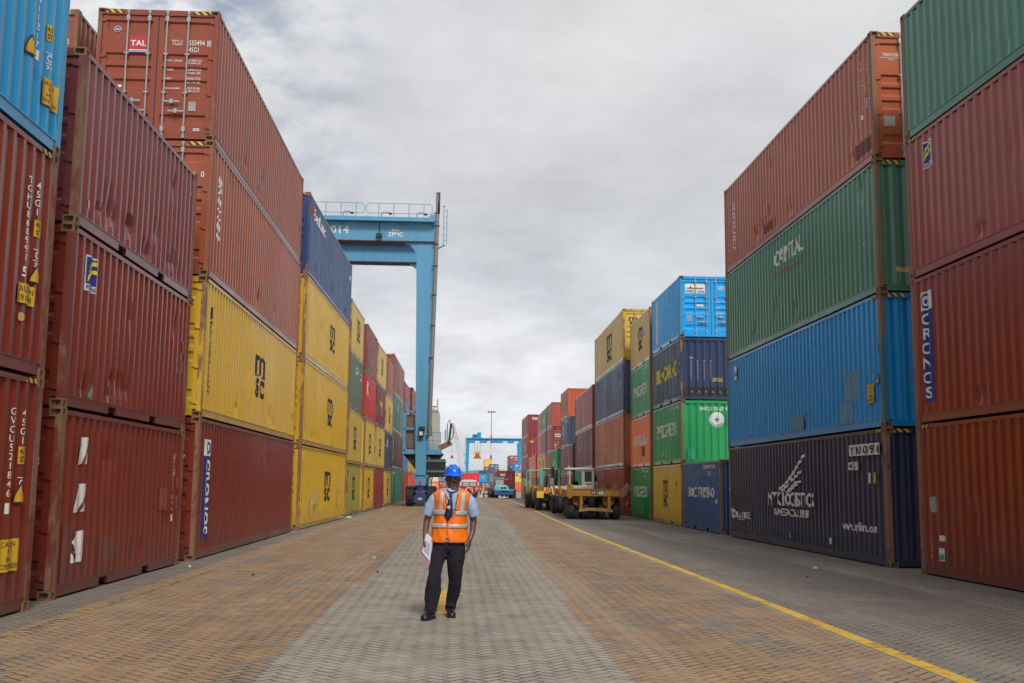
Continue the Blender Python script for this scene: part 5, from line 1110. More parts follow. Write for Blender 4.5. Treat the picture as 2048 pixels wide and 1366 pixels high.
for k in range(26):
    a = Vector((rs.uniform(-.95, .8), rs.uniform(0, 2.2), .15+rs.uniform(0, 1.75))); b_ = a+Vector((rs.uniform(-.9, .9), rs.uniform(-.5, .5), rs.uniform(-.35, .45))); b_.x = max(-1.0, min(.95, b_.x)); b_.z = max(.1, min(2.0, b_.z))
    MB().beam(a, b_, rs.uniform(.06, .16), rs.uniform(.08, .25)).build('bent_beam', YP() if rs.random() < .55 else rusty((.10, .08, .06), .5, 'scr'), sc_)
for k in range(5): wheel(sc_, rs.uniform(-.7, .7), rs.uniform(.1, 2), .33, .26, n_=14, name='tyre')
MB().box((-1.0, -.1, .9), (-.78, .15, 2.05)).build('upright', mat('bright_yellow', (.75, .45, .03), .5), sc_); MB().lathe([(.05, 0), (.34, .05), (.34, .16), (.05, .2)], (-.3, -.15, 1.75), 'y', 14).build('drum', mat('dusty_pink', (.42, .34, .30), .7), sc_); MB().lathe([(.05, 0), (.22, .05), (.22, .16), (.05, .2)], (.45, -.15, 1.85), 'y', 12).build('drum', mat('dusty_pink', (.42, .34, .30), .7), sc_)
for k, (x, y) in enumerate(((4.05, 168), (4.75, 169.5))):
    b = MB().prism([(-.42, 0), (.42, 0), (.40, .12), (.18, .45), (.14, .85), (-.14, .85), (-.18, .45), (-.40, .12)], 'y', -.9, .9).build('concrete_barrier', mat('pale_concrete', (.52, .50, .47), .85), None, bevel=.02, loc=(x, y, gz(y)))
    tag(b, ['pale concrete barrier nearest the red-helmeted worker', 'pale concrete barrier beside the scrap pile, right of the other one'][k], 'barrier', 'concrete barriers')
struct(MB().quad((3.2, 160, gz(160)+.004), (8.6, 158, gz(158)+.006), (8.6, 171, gz(171)+.004), (2.9, 171, gz(171)+.004)).build('pale_pavement', mat('pale_concrete2', (.46, .44, .41), .85)))
bx = MB().box((-.42, 0, 0), (.42, 1, 1.05)).box((-.46, -.03, 1.05), (.46, 1.03, 1.15)).build('crate', paint(rgb((128, 122, 118), 1.2), key='crate'), None, loc=(7.78, 147, gz(147))); tag(bx, 'grey crate at ground level right of the turquoise tractor', 'crate')
pb = thing('cabinet', 'light blue cabinet standing above the grey crate near the far right stack', 'cabinet', (8.0, 160, gz(160))); MB().box((-.45, 0, 0), (.45, .9, 2.2)).build('body', paint(rgb((160, 214, 226), 1.3), key='cabb'), pb, bevel=.03); MB().box((-.38, -.02, .2), (.38, 0, 2.1)).build('door', paint(rgb((176, 222, 230), 1.3), key='cabb2'), pb)

# ------------------------------------------------------------------ litter
def scrap(name, label, cat, x, y, s, m, seed):
    q = random.Random(seed); k = 7; pts = [(s*(.6+.4*q.random())*math.cos(6.283*i/k), s*.7*(.6+.4*q.random())*math.sin(6.283*i/k)) for i in range(k)]
    mb_ = MB(); 
    for h, f_ in ((.004, 1.), (.02+s*.12, .8), (.03+s*.2, .35)):
        mb_.v += [(a*f_+q.uniform(-.1, .1)*s, b*f_, h*q.uniform(.7, 1.2) if h > .01 else h) for a, b in pts]
    mb_.f.append(tuple(range(k)))
    for r in range(2): mb_.f += [(r*k+i, r*k+(i+1) % k, (r+1)*k+(i+1) % k, (r+1)*k+i) for i in range(k)]
    mb_.f.append(tuple(2*k+i for i in range(k)))
    return tag(mb_.build(name, m, None, loc=(x, y, 0)), label, cat)
PAP = mat('litter_white', (.45, .43, .40), .8)
scrap('plastic_bag', 'crumpled white plastic scrap by the gap between the second and third left stacks', 'litter', -4.72, 19.6, .05, PAP, 1)
scrap('paper_scrap', 'small white paper scrap on the brown blocks left of centre', 'litter', -1.65, 22.2, .04, PAP, 2)
scrap('stone', 'small dark stone on the brown paving left of the walking man', 'stone', -3.3, 18.0, .03, mat('stone_dark', (.03, .027, .025), .9), 3)
scrap('stone', 'dark pebble on the edge of the grey strip left of the walking man', 'stone', -1.32, 18.7, .028, mat('stone_dark', (.03, .027, .025), .9), 4)
scrap('paper_scrap', 'white torn paper lying near the navy container on the right', 'litter', 6.8, 20.2, .06, PAP, 6)
scrap('stone', 'dark pebble on grey blocks near the right-hand navy container', 'stone', 6.0, 18.2, .028, mat('stone_dark', (.03, .027, .025), .9), 7)
scrap('concrete_lump', 'broken grey concrete lump at the foot of the fourth left stack', 'rubble', -4.62, 47.2, .20, mat('pale_concrete', (.52, .50, .47), .85), 8)
scrap('plastic_bag', 'pale scrap of rubbish near the seventh left stack', 'litter', -4.2, 62.0, .08, PAP, 9)

# ------------------------------------------------------------------ people
def cloth(name, c, rough=.8, stripe=None):
    if name in _M: return _M[name]
    m = bpy.data.materials.new(name); m.use_nodes = True; nt = m.node_tree; n = N(nt); b = nt.nodes['Principled BSDF']
    tcn = n.node('ShaderNodeTexCoord'); p = tcn.outputs['Object']
    q = n.mix(n.ramp(n.noise(p, 9, 3), .3, .7), c, tuple(v*.78 for v in c))
    if stripe: 
        x, y, z = n.sep(p); q = n.mix(n.m('GREATER_THAN', n.m('FRACT', x*62.), .72), q, stripe)
    n.put(b.inputs['Base Color'], q); b.inputs['Roughness'].default_value = rough
    bp = n.node('ShaderNodeBump'); bp.inputs['Strength'].default_value = .6; bp.inputs['Distance'].default_value = .012
    n.put(bp.inputs['Height'], n.noise(n.vm('MULTIPLY', p, (1., 1., .6)), 13, 3, .5)); nt.links.new(bp.outputs[0], b.inputs['Normal'])
    _M[name] = m; return m
def loftrings(mb_, rings, n_=24, p=.9, caps=True):
    """rings: (cx, cy, z, a, b)"""
    i0 = len(mb_.v)
    for (cx, cy_, z, a, b) in rings:
        for j in range(n_):
            t = 2*math.pi*j/n_; s, c = math.sin(t), math.cos(t)
            mb_.v.append((cx+a*math.copysign(abs(s)**p, s), cy_-b*math.copysign(abs(c)**p, c), z))
    for k in range(len(rings)-1):
        for j in range(n_):
            a = i0+k*n_+j; b = i0+k*n_+(j+1) % n_; mb_.f.append((a, b, b+n_, a+n_))
    if caps: mb_.f.append(tuple(i0+j for j in range(n_))); e = i0+(len(rings)-1)*n_; mb_.f.append(tuple(e+j for j in range(n_)))
def remesh(o, vox, it=3, disp=0, size=.12):
    r = o.modifiers.new('r', 'REMESH'); r.mode = 'VOXEL'; r.voxel_size = vox; r.use_smooth_shade = True
    if it: s = o.modifiers.new('s', 'SMOOTH'); s.factor = .5; s.iterations = it
    if disp:
        tx = bpy.data.textures.new('folds', 'CLOUDS'); tx.noise_scale = size; tx.noise_depth = 2
        d = o.modifiers.new('d', 'DISPLACE'); d.texture = tx; d.strength = disp; d.mid_level = .5
    return o
TZ = [(.80, 0, .185, .125), (.88, -.004, .197, .130), (1.0, .0, .182, .122), (1.12, .008, .168, .116), (1.25, .014, .176, .122), (1.34, .020, .202, .116), (1.40, .024, .206, .102), (1.435, .025, .172, .088), (1.465, .026, .115, .074), (1.49, .026, .072, .062)]
def torso(z):
    z = max(TZ[0][0], min(TZ[-1][0], z))
    for p, q in zip(TZ, TZ[1:]):
        if z <= q[0]:
            t = (z-p[0])/(q[0]-p[0]); t = t*t*(3-2*t) if 0 else t
            return [p[i]+(q[i]-p[i])*t for i in (1, 2, 3)]
def tp(th, z, off=0.):
    cx, a, b = torso(z); s, c = math.sin(th), math.cos(th)
    f_ = .007*noise.noise((th*2.2, z*7., 1.3))+.006*noise.noise((th*4.+z*9, z*5., 4.2)) if off else 0
    a += off+f_; b += off+f_
    return (cx+a*math.copysign(abs(s)**.88, s), -b*math.copysign(abs(c)**.88, c), z)
def torso_patch(name, m, par, t0, t1, z0, z1, off, nt_=24, nz=18, keep=None, thick=.003):
    mb_ = MB(); idx = {}
    f0 = t0 if callable(t0) else (lambda z: t0); f1 = t1 if callable(t1) else (lambda z: t1)
    for k in range(nz+1):
        z = z0+(z1-z0)*k/nz
        for j in range(nt_+1):
            th = f0(z)+(f1(z)-f0(z))*j/nt_; idx[(j, k)] = len(mb_.v); mb_.v.append(tp(th, z, off))
    for k in range(nz):
        for j in range(nt_):
            z = z0+(z1-z0)*(k+.5)/nz; th = f0(z)+(f1(z)-f0(z))*(j+.5)/nt_
            if keep and not keep(th, z, tp(th, z, off)[0]): continue
            mb_.f.append((idx[(j, k)], idx[(j+1, k)], idx[(j+1, k+1)], idx[(j, k+1)]))
    o = mb_.build(name, m, par, smooth=True)
    s = o.modifiers.new('t', 'SOLIDIFY'); s.thickness = thick; s.offset = 1
    return o
def finger(mb_, p, d, nrm, L, r, curl):
    pts = [p]; dd = d.normalized(); ax = dd.cross(nrm).normalized()
    for k, f_ in enumerate((.45, .30, .25)):
        p = p+dd*L*f_; pts.append(p); dd = (Matrix.Rotation(curl[k], 3, ax) @ dd).normalized()
    mb_.tube(pts, [r, r*.98, r*.9, r*.7], 8)
def hand(mb_, w, d, across, nrm, curls, thumb):
    """w wrist, d pointing along palm, across towards the thumb side, nrm the way fingers close"""
    d, across, nrm = d.normalized(), across.normalized(), nrm.normalized()
    for k in range(4):
        o = across*(.030-.020*k); mb_.tube([w+o*.6, w+d*.045+o*.95, w+d*.088+o], [.014, .015, .0115], 8)
    for k, L in enumerate((.074, .082, .076, .060)):
        o = across*(.030-.020*k); finger(mb_, w+d*.088+o, d+across*(.06-.05*k), nrm, L, .0092-.0006*(k == 3), [c+.06*k for c in curls])
    b = w+d*.025+across*.030; mb_.tube([b, b+across*.026+d*.028+nrm*thumb*.4, b+across*.024+d*.058+nrm*thumb], [.013, .0115, .009], 8)
SKIN = mat('skin_dark', (.135, .066, .040), .42); SKIN.node_tree.nodes['Principled BSDF'].inputs['Subsurface Weight'].default_value = .05
def main_person():
    X0, Y0 = -.07, 12.56
    hr = math.radians(16)
    m = MB()
    # legs and trunk beneath the clothes
    for pts, rs_ in (([(-.10, 0, .90), (-.155, -.10, .50), (-.198, -.11, .10)], [.075, .055, .04]), ([(.09, 0, .90), (.074, .02, .50), (.024, .17, .10)], [.075, .055, .04])): m.tube(pts, rs_, 12)
    loftrings(m, [(0, 0, .82, .15, .10), (0, 0, 1.0, .14, .09), (.01, 0, 1.2, .145, .095), (.02, 0, 1.36, .165, .08), (.025, 0, 1.41, .12, .06)])
    m.tube([(.026, .012, 1.38), (.028, .004, 1.44), (.032, -.004, 1.52)], [.062, .056, .056], 16)
    # head: rings leaning slightly, chin down
    H = [(1.458, .036, .034, -.052), (1.470, .050, .055, -.034), (1.487, .062, .074, -.014), (1.508, .068, .088, .0), (1.535, .073, .094, .004), (1.565, .0765, .098, .006), (1.60, .079, .101, .010), (1.64, .078, .100, .012), (1.675, .068, .086, .012), (1.70, .045, .055, .012)]
    hm_ = MB(); loftrings(hm_, [(0, c, z, a, b) for z, a, b, c in H], 28, .92)
    hm_.tube([(0, -.088, 1.592), (0, -.103, 1.568), (0, -.112, 1.548)], [.009, .012, .015], 8)       # nose
    for s in (-1, 1):
        hm_.tube([(s*.010, -.100, 1.545), (s*.017, -.092, 1.547)], [.009, .008], 6)
        hm_.tube([(s*.012, -.089, 1.606), (s*.048, -.078, 1.606)], [.008, .007], 6)           # brow
        hm_.tube([(s*.050, -.060, 1.562), (s*.030, -.080, 1.555)], [.016, .012], 6)          # cheek
        hm_.tube([(s*.078, .006, 1.600), (s*.088, .014, 1.592), (s*.086, .010, 1.565), (s*.077, .000, 1.548)], [.008, .010, .010, .006], 6)  # ear
    hm_.tube([(-.024, -.092, 1.520), (0, -.1005, 1.523), (.024, -.092, 1.520)], [.004, .0068, .004], 6)
    hm_.tube([(-.020, -.092, 1.509), (0, -.100, 1.509), (.020, -.092, 1.509)], [.004, .0075, .004], 6)
    hm_.tube([(-.012, -.078, 1.476), (.012, -.078, 1.476)], [.012, .012], 6)
    Mh = Matrix.Translation((.034, -.002, 0)) @ Matrix.Rotation(hr, 4, 'Z')
    off_ = len(m.v); m.v += [tuple(Mh @ Vector(v)) for v in hm_.v]; m.f += [tuple(i+off_ for i in f_) for f_ in hm_.f]
    # arms
    m.tube([(-.17, .01, 1.36), (-.222, .015, 1.22), (-.262, .03, 1.10), (-.276, -.01, .98), (-.280, -.05, .89)], [.048, .044, .039, .033, .025], 12)
    m.tube([(.215, .01, 1.36), (.256, .02, 1.22), (.280, .045, 1.09), (.268, .01, .98), (.240, -.04, .885)], [.048, .044, .039, .033, .025], 12)
    hand(m, Vector((-.280, -.05, .893)), Vector((-.16, -.04, -1)), Vector((.1, -1, -.1)), Vector((1, .2, .1)), [1.15, 1.2, .8], .012)
    hand(m, Vector((.240, -.04, .888)), Vector((-.18, -.10, -1)), Vector((-.35, -1, .1)), Vector((-1, .25, .0)), [.45, .40, .30], .012)
    # feet
    m.tube([(-.198, -.11, .12), (-.200, -.11, .05), (-.22, -.23, .04)], [.04, .035, .03], 10); m.tube([(.024, .17, .12), (.024, .17, .05), (.035, .05, .04)], [.04, .035, .03], 10)
    body = m.build('person', SKIN, None, smooth=True); remesh(body, .0042, 2)
    body.location = (X0, Y0, 0)
    tag(body, 'man in blue hard hat and orange safety vest walking up the lane with papers', 'person')
    P = body
    # trousers
    tr = MB()
    loftrings(tr, [(-.005, 0, .99, .166, .112), (-.005, 0, .93, .178, .122), (-.004, 0, .86, .186, .126), (-.002, 0, .79, .188, .124), (0, 0, .75, .17, .105)], 28)
    loftrings(tr, [(-.085, 0, .80, .10, .115), (-.108, -.01, .72, .098, .112), (-.136, -.06, .62, .082, .10), (-.157, -.11, .50, .072, .090), (-.166, -.12, .42, .080, .094), (-.172, -.105, .33, .096, .100), (-.182, -.10, .24, .090, .096), (-.192, -.11, .16, .072, .086), (-.198, -.12, .105, .066, .082), (-.199, -.125, .072, .062, .08)], 24)
    loftrings(tr, [(.088, 0, .80, .098, .115), (.084, 0, .72, .104, .115), (.076, .0, .62, .100, .108), (.074, .02, .50, .084, .098), (.076, .05, .42, .078, .094), (.072, .09, .33, .078, .092), (.056, .13, .24, .074, .088), (.038, .16, .16, .064, .08), (.026, .17, .105, .062, .08), (.022, .165, .072, .060, .08)], 24)
    # knee and shin creases
    for a, b, r in (((-.21, -.13, .60), (-.09, -.16, .54), .016), ((-.22, -.17, .53), (-.11, -.20, .47), .014), ((-.10, -.10, .74), (-.0, -.11, .68), .014), ((.02, -.1, .74), (.14, -.1, .66), .014), ((.0, .06, .22), (.09, .03, .33), .014), ((-.25, -.17, .16), (-.15, -.19, .13), .016), ((-.02, .09, .14), (.07, .08, .12), .014)):
        tr.tube([a, b], r, 6)
    tro = tr.build('trousers', cloth('trouser_navy', (.012, .009, .021), .95), P, smooth=True); remesh(tro, .009, 3, .018, .10)
    # shirt: trunk, sleeves, collar
    SH = cloth('shirt_blue', (.36, .50, .70), .7, (.27, .40, .62))
    sh = MB(); loftrings(sh, [(torso(z)[0], 0, z, torso(z)[1], torso(z)[2]) for z in (.86, .95, 1.05, 1.15, 1.25, 1.32, 1.37, 1.405, 1.43, 1.455, 1.475)], 32)
    sh.tube([(-.14, .0, 1.385), (-.185, .005, 1.33), (-.228, .015, 1.25), (-.262, .025, 1.160)], [.062, .070, .070, .064], 14)
    sh.tube([(.19, .0, 1.385), (.228, .005, 1.33), (.264, .015, 1.25), (.292, .03, 1.155)], [.062, .070, .070, .066], 14)
    so_ = sh.build('shirt', SH, P, smooth=True); remesh(so_, .008, 3, .014, .09)
    for s in (-1, 1):
        cx = .030
        MB().quad((cx+s*.022, -.074, 1.425), (cx+s*.070, -.050, 1.475), (cx+s*.088, -.066, 1.425), (cx+s*.048, -.098, 1.375)).quad((cx+s*.070, -.050, 1.475), (cx+s*.074, .03, 1.492), (cx+s*.094, .03, 1.455), (cx+s*.088, -.066, 1.425)).build('collar', SH, so_).modifiers.new('t', 'SOLIDIFY').thickness = .006
    # vest
    VO = cloth('vest_orange', (1.0, .205, .0), .5); VB = _M['vest_orange'].node_tree.nodes['Principled BSDF']
    SL = mat('reflective_tape', (.50, .47, .46), .35, .2)
    def keep(th, z, x):
        fr_ = math.cos(th) > 0
        xc = .018
        if fr_ and z > 1.13:
            h = (z-1.13)/(1.475-1.13); w_ = .012+.078*h
            if abs(x-xc) < w_: return False
        if fr_ and z < .93 and abs(x+.022) < (.93-z)*.42: return False
        if z > 1.24 and abs(abs(math.sin(th))-1) < .035*(1 if z < 1.40 else 0): return False
        return True
    ve = torso_patch('vest', VO, P, -math.pi, math.pi, .855, 1.468, .017, 96, 48, keep, .004)
    for o_, s_ in ((ve, .010),):
        tx = bpy.data.textures.new('vf', 'CLOUDS'); tx.noise_scale = .09; d = o_.modifiers.new('d', 'DISPLACE'); d.texture = tx; d.strength = s_
    torso_patch('reflective_band', SL, ve, -2.9, math.radians(-6), 1.170, 1.222, .027, 30, 3, None)
    torso_patch('reflective_band', SL, ve, math.radians(14), 2.9, 1.165, 1.212, .027, 30, 3, None)
    torso_patch('reflective_band', SL, ve, -2.9, math.radians(-8), 1.022, 1.070, .027, 30, 3, None)
    torso_patch('reflective_band', SL, ve, math.radians(-6), 2.9, 1.020, 1.066, .027, 30, 3, None)
    def thx(x, z): cx, a, b = torso(z); return math.asin(max(-1, min(1, math.copysign(abs((x-cx)/(a+.02))**(1/.88), x-cx))))
    torso_patch('shoulder_band', SL, ve, lambda z: thx(-.128+(z-1.2)*.05, z), lambda z: thx(-.084+(z-1.2)*.05, z), 1.20, 1.446, .027, 4, 16, None)
    torso_patch('shoulder_band', SL, ve, lambda z: thx(.112+(z-1.2)*.09, z), lambda z: thx(.160+(z-1.2)*.09, z), 1.19, 1.430, .027, 4, 16, None)
    torso_patch('zip', DARK(), ve, lambda z: thx(-.027, z), lambda z: thx(-.021, z), .94, 1.12, .026, 1, 10, None)
    for s in (-1, 1): torso_patch('piping', DARK(), ve, lambda z: thx(.018+s*(.012+.078*(z-1.13)/.345), z), lambda z: thx(.018+s*(.018+.078*(z-1.13)/.345), z), 1.135, 1.40, .026, 1, 12, None)
    # tie, lanyard, badges
    TI = cloth('tie_navy', (.018, .020, .060), .5)
    t = MB(); tz = [(1.438, .016, .012), (1.412, .013, .017), (1.385, .010, .014), (1.30, .004, .030), (1.22, -.006, .042), (1.165, -.014, .046), (1.10, -.022, .004)]
    for z, x, w_ in tz:
        y = tp(math.asin(max(-1, min(1, (x-torso(z)[0])/torso(z)[1]))), z, .0)[1]-.034
        t.v += [(x-w_, y+.006, z), (x, y-.004, z), (x+w_, y+.006, z)]
    for k in range(len(tz)-1):
        for j in (0, 1): t.f.append((3*k+j, 3*k+j+1, 3*k+j+4, 3*k+j+3))
    to = t.build('tie', TI, P, smooth=True); to.modifiers.new('t', 'SOLIDIFY').thickness = .008
    for s in (-1, 1): MB().tube([(.014+s*.012, -.108, 1.425), (.026+s*.048, -.098, 1.447), (.030+s*.068, -.06, 1.462)], .008, 6).build('tie_band', TI, to)
    MB().tube([(-.046, -.10, 1.43), (-.030, -.125, 1.39), (.0, -.142, 1.345)], [.006, .007, .006], 6).build('lanyard', mat('lanyard_cream', (.55, .50, .38), .6), P)
    b1 = MB().lathe([(.0, 0), (.019, 0), (.021, .004), (.0, .004)], (-.010, -.170, 1.258), 'y', 18).build('badge', mat('badge_lilac', (.42, .45, .72), .4), P); MB().lathe([(.0, 0), (.008, 0), (.008, .002)], (-.010, -.173, 1.258), 'y', 12).build('badge_centre', mat('badge_gold', (.6, .5, .2), .4), b1)
    b2 = MB().lathe([(.0, 0), (.017, 0), (.018, .004), (.0, .004)], (.076, -.152, 1.250), 'y', 18).build('badge', mat('badge_blue', (.02, .12, .22), .4), P); MB().lathe([(.0, 0), (.010, 0), (.010, .002)], (.076, -.155, 1.250), 'y', 12).build('badge_centre', mat('badge_gold', (.6, .5, .2), .4), b2)
    # helmet
    HB = mat('helmet_blue', (.004, .135, .74), .22)
    hmM = MB(); zb = 1.628
    rings = []
    for k in range(11):
        t_ = k/10.*math.pi/2; rings.append((0, .008, zb+.112*math.sin(t_), max(.004, .1005*math.cos(t_)**.75), max(.004, .125*math.cos(t_)**.75)))
    loftrings(hmM, rings, 36, 1.0)
    o0 = len(hmM.v)
    for x in (-.026, 0, .026): hmM.tube([(x, -.095, zb+.055), (x, -.055, zb+.097), (x, .0, zb+.116-.1*abs(x)), (x, .06, zb+.102), (x, .11, zb+.05)], [.004, .010, .012, .010, .004], 6)
    loftrings(hmM, [(0, .004, zb-.006, .112, .140), (0, .006, zb+.006, .110, .137), (0, .008, zb+.016, .100, .124)], 36, 1.0)
    hmM.prism([(-.085, -.085), (.085, -.085), (.065, -.140), (.03, -.158), (-.03, -.158), (-.065, -.140)], 'z', zb-.008, zb+.002)
    Mh2 = Matrix.Translation((.034, -.004, 0)) @ Matrix.Rotation(hr, 4, 'Z') @ Matrix.Translation((0, 0, 1.63)) @ Matrix.Rotation(.06, 4, 'X') @ Matrix.Translation((0, 0, -1.63))
    hmM.v = [tuple(Mh2 @ Vector(v)) for v in hmM.v]
    he = hmM.build('helmet', HB, P, smooth=True)
    e = he.modifiers.new('e', 'EDGE_SPLIT'); e.split_angle = math.radians(40)
    for s in (-1, 1):
        q = Mh2 @ Vector((s*.062, -.100, zb+.024)); MB().box((q.x-.010, q.y-.006, q.z-.003), (q.x+.010, q.y+.004, q.z+.003)).build('vent_slot', mat('vent_cyan', (.05, .45, .65), .3), he)
    # glasses, moustache, hair
    G = mat('spectacle_frame', (.01, .01, .01), .25); g = MB()
    for s in (-1, 1):
        pts = [(s*(.030+.021*math.cos(a)), -.101, 1.588+.014*math.sin(a)) for a in [6.283*k/14 for k in range(15)]]; g.tube(pts, .0022, 5); g.tube([(s*.051, -.098, 1.592), (s*.082, -.02, 1.598), (s*.086, .015, 1.594)], .0022, 5)
    g.tube([(-.009, -.105, 1.592), (.009, -.105, 1.592)], .0022, 5); g.v = [tuple((Mh @ Vector(v))) for v in g.v]; gg = g.build('spectacles', G, P)
    l = MB()
    for s in (-1, 1): l.prism([(s*(.030+.020*math.cos(a)), 1.588+.013*math.sin(a)) for a in [6.283*k/14 for k in range(14)]], 'y', -.1015, -.1005)
    l.v = [tuple((Mh @ Vector(v))) for v in l.v]; l.build('lens', mat('spectacle_lens', (.035, .03, .03), .05), gg)
    h = MB().tube([(-.026, -.0925, 1.530), (0, -.103, 1.5345), (.026, -.0925, 1.530)], [.003, .0052, .003], 6); h.v = [tuple((Mh @ Vector(v))) for v in h.v]; h.build('moustache', mat('hair_black', (.010, .009, .009), .8), P)
    h = MB(); loftrings(h, [(0, .020, 1.575, .0785, .088), (0, .018, 1.61, .0805, .094), (0, .014, 1.645, .080, .100)], 24, .92); h.f = [f_ for f_ in h.f if len(f_) == 4 and sum(h.v[i][1] for i in f_)/4 > -.012]; h.v = [tuple((Mh @ Vector(v))) for v in h.v]; h.build('hair', mat('hair_black', (.010, .009, .009), .8), P)
    # shoes
    for k, (x, y, rz) in enumerate(((-.198, -.12, -.35), (.024, .165, .12))):
        s = MB(); R_ = Matrix.Translation((x, y, 0)) @ Matrix.Rotation(rz, 4, 'Z')
        prof = [(.085, .030, .040, .052), (.045, .040, .055, .062), (0, .043, .075, .078), (-.05, .042, .070, .070), (-.10, .048, .048, .056), (-.15, .050, .036, .046), (-.19, .042, .028, .038), (-.215, .020, .020, .026)]
        i0 = 0; nn = 16
        for (yy, w_, zc_, h_) in prof:
            for j in range(nn):
                a = 2*math.pi*j/nn; s.v.append((w_*math.cos(a), yy, max(.012, zc_+h_*math.sin(a)*(.9 if math.sin(a) > 0 else 1))))
        for q in range(len(prof)-1):
            for j in range(nn): a = q*nn+j; b = q*nn+(j+1) % nn; s.f.append((a, b, b+nn, a+nn))
        s.f.append(tuple(range(nn))); s.f.append(tuple((len(prof)-1)*nn+j for j in range(nn))); s.v = [tuple(R_ @ Vector(v)) for v in s.v]
        sho = s.build('shoe', mat('shoe_leather', (.012, .011, .011), .18), P, smooth=True)
        s = MB(); s.prism([(-.036, .088), (.036, .088), (.044, 0), (.050, -.11), (.046, -.18), (.022, -.222), (-.022, -.222), (-.046, -.18), (-.050, -.11), (-.044, 0)], 'z', .0, .018); s.v = [tuple(R_ @ Vector(v)) for v in s.v]; s.build('sole', mat('shoe_sole', (.02, .018, .016), .7), sho)
    MB().lathe([(.0095, -.003), (.0125, -.003), (.0125, .003), (.0095, .003)], (.220, -.055, .768), 'z', 14).build('ring', mat('silver_ring', (.8, .8, .8), .2, 1.), P)
    # papers in the hand on the left of the picture
    pa = thing('papers', 'sheaf of white papers with a pink lower edge held in the man\'s hand', 'papers', (X0, Y0, 0))
    A = [Vector((-.335, -.10, .70)), Vector((-.225, -.06, .56)), Vector((-.195, -.05, .90)), Vector((-.262, -.075, .96))]
    def pq(u, v): return A[0].lerp(A[1], u).lerp(A[3].lerp(A[2], u), v)
    def sheet(u0, v0, u1, v1, o_): 
        d = Vector((.25, -.95, .1)).normalized()*o_; return [tuple(pq(u, v)+d) for u, v in ((u0, v0), (u1, v0), (u1, v1), (u0, v1))]
    MB().quad(*sheet(0, 0, 1, 1, 0)).build('sheet', mat('paper_white', (.66, .66, .72), .5), pa).modifiers.new('t', 'SOLIDIFY').thickness = .008
    MB().quad(*sheet(.0, .0, 1, .13, .013)).build('pink_strip', mat('paper_pink', (.50, .20, .30), .6), pa)
    MB().quad(*sheet(.06, .16, .94, .21, .013)).build('printed_bar', mat('print_dark', (.03, .03, .05), .6), pa)
    MB().quad(*sheet(.0, .13, .05, .5, .013)).build('folder_edge', mat('print_dark', (.03, .03, .05), .6), pa)
    MB().quad(*sheet(.25, .35, .8, .75, .013)).build('printed_block', mat('print_lilac', (.42, .40, .52), .6), pa)
main_person()
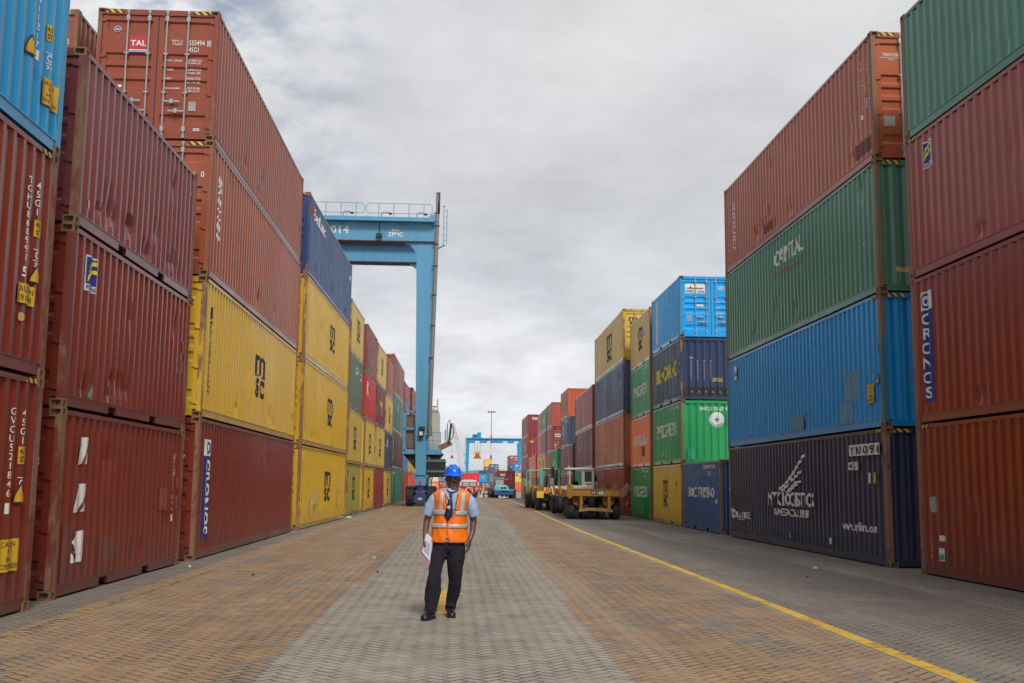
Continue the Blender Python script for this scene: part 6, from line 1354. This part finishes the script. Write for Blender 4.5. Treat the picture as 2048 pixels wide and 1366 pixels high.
def far_person(label, x, y, rz, vest, hat, legs=(.02, .02, .025), h=1.66, arms=0):
    z = gz(y); k = h/1.72
    m = MB(); m.tube([(-.09, 0, .88), (-.10, -.02, .46), (-.10, .03, .03)], [.085, .06, .045], 8); m.tube([(.09, 0, .88), (.12, .03, .46), (.13, .0, .03)], [.085, .06, .045], 8)
    m.tube([(-.10, .03, .05), (-.12, -.12, .04)], [.05, .04], 6); m.tube([(.13, 0, .05), (.15, -.14, .04)], [.05, .04], 6)
    loftrings(m, [(0, 0, .84, .16, .11), (0, 0, 1.1, .15, .11), (0, 0, 1.36, .19, .11), (0, 0, 1.43, .10, .07)], 12)
    m.tube([(0, 0, 1.40), (0, 0, 1.50)], [.055, .055], 8); loftrings(m, [(0, -.01, 1.46, .045, .05), (0, 0, 1.50, .07, .085), (0, 0, 1.60, .08, .10), (0, 0, 1.68, .06, .08), (0, 0, 1.71, .02, .03)], 12)
    m.tube([(0, -.10, 1.60), (0, -.115, 1.57)], .014, 6)
    for s in (-1, 1):
        e = (s*.28, -.02 if not arms else -.16, 1.12); w_ = (s*.24, -.12 if not arms else -.30, .92 if not arms else 1.16)
        m.tube([(s*.19, 0, 1.36), e, w_], [.05, .042, .03], 8); m.tube([w_, (w_[0]-s*.02, w_[1]-.03, w_[2]-.09)], [.035, .025], 6)
    m.v = [(a*k, b*k, c*k) for a, b, c in m.v]
    o = m.build('person', SKIN, None, smooth=True); remesh(o, .016, 2); o.location = (x, y, z); o.rotation_euler = (0, 0, rz); tag(o, label, 'person')
    t = MB(); loftrings(t, [(0, 0, .98, .165, .12), (0, 0, .84, .18, .125), (0, 0, .78, .16, .1)], 12)
    for s, xx, yy in ((-1, -.10, .03), (1, .13, .0)): loftrings(t, [(s*.09, 0, .84, .10, .11), (s*.10, 0, .5, .085, .09), (xx, yy, .10, .075, .085)], 12)
    t.v = [(a*k, b*k, c*k) for a, b, c in t.v]; remesh(t.build('trousers', mat('far_trousers%.3f' % legs[0], legs, .8), o, smooth=True), .02, 1)
    v = MB(); loftrings(v, [(0, 0, .86, .20, .14), (0, 0, 1.1, .185, .14), (0, 0, 1.34, .225, .135), (0, 0, 1.44, .12, .09)], 14); v.v = [(a*k, b*k, c*k) for a, b, c in v.v]
    ve = v.build('vest', mat('far_vest%.2f%.2f' % vest[:2], vest, .6), o, smooth=True)
    v = MB(); loftrings(v, [(0, 0, 1.08, .190, .145), (0, 0, 1.13, .194, .145)], 14); v.v = [(a*k, b*k, c*k) for a, b, c in v.v]; v.build('reflective_band', mat('reflective_tape', (.50, .47, .46), .35, .2), ve)
    for s in (-1, 1):
        v = MB().tube([(s*.19, 0, 1.37), (s*.245, -.01, 1.2)], [.068, .06], 8); v.v = [(a*k, b*k, c*k) for a, b, c in v.v]; v.build('sleeve', mat('far_vest%.2f%.2f' % vest[:2], vest, .6), o)
    if hat:
        v = MB(); loftrings(v, [(0, 0, 1.64, .12, .15), (0, 0, 1.655, .105, .13), (0, 0, 1.70, .09, .11), (0, 0, 1.75, .05, .06), (0, 0, 1.765, .01, .01)], 14); v.v = [(a*k, b*k, c*k) for a, b, c in v.v]; v.build('helmet', mat('far_hat%.2f%.2f' % hat[:2], hat, .4), o, smooth=True)
    return o
far_person('distant worker in yellow hard hat and orange vest by the truck grille', 2.02, 150, .6, (.85, .22, .04), (.80, .50, .02), arms=1, h=1.72)
far_person('distant bareheaded worker in an orange jacket standing in front of the red truck', 2.70, 142, 2.6, (.80, .26, .12), None, h=1.66)
far_person('distant worker in red hard hat and orange vest by the concrete barriers', 3.95, 173, -.8, (.85, .24, .08), (.60, .04, .05), arms=1, h=1.62)
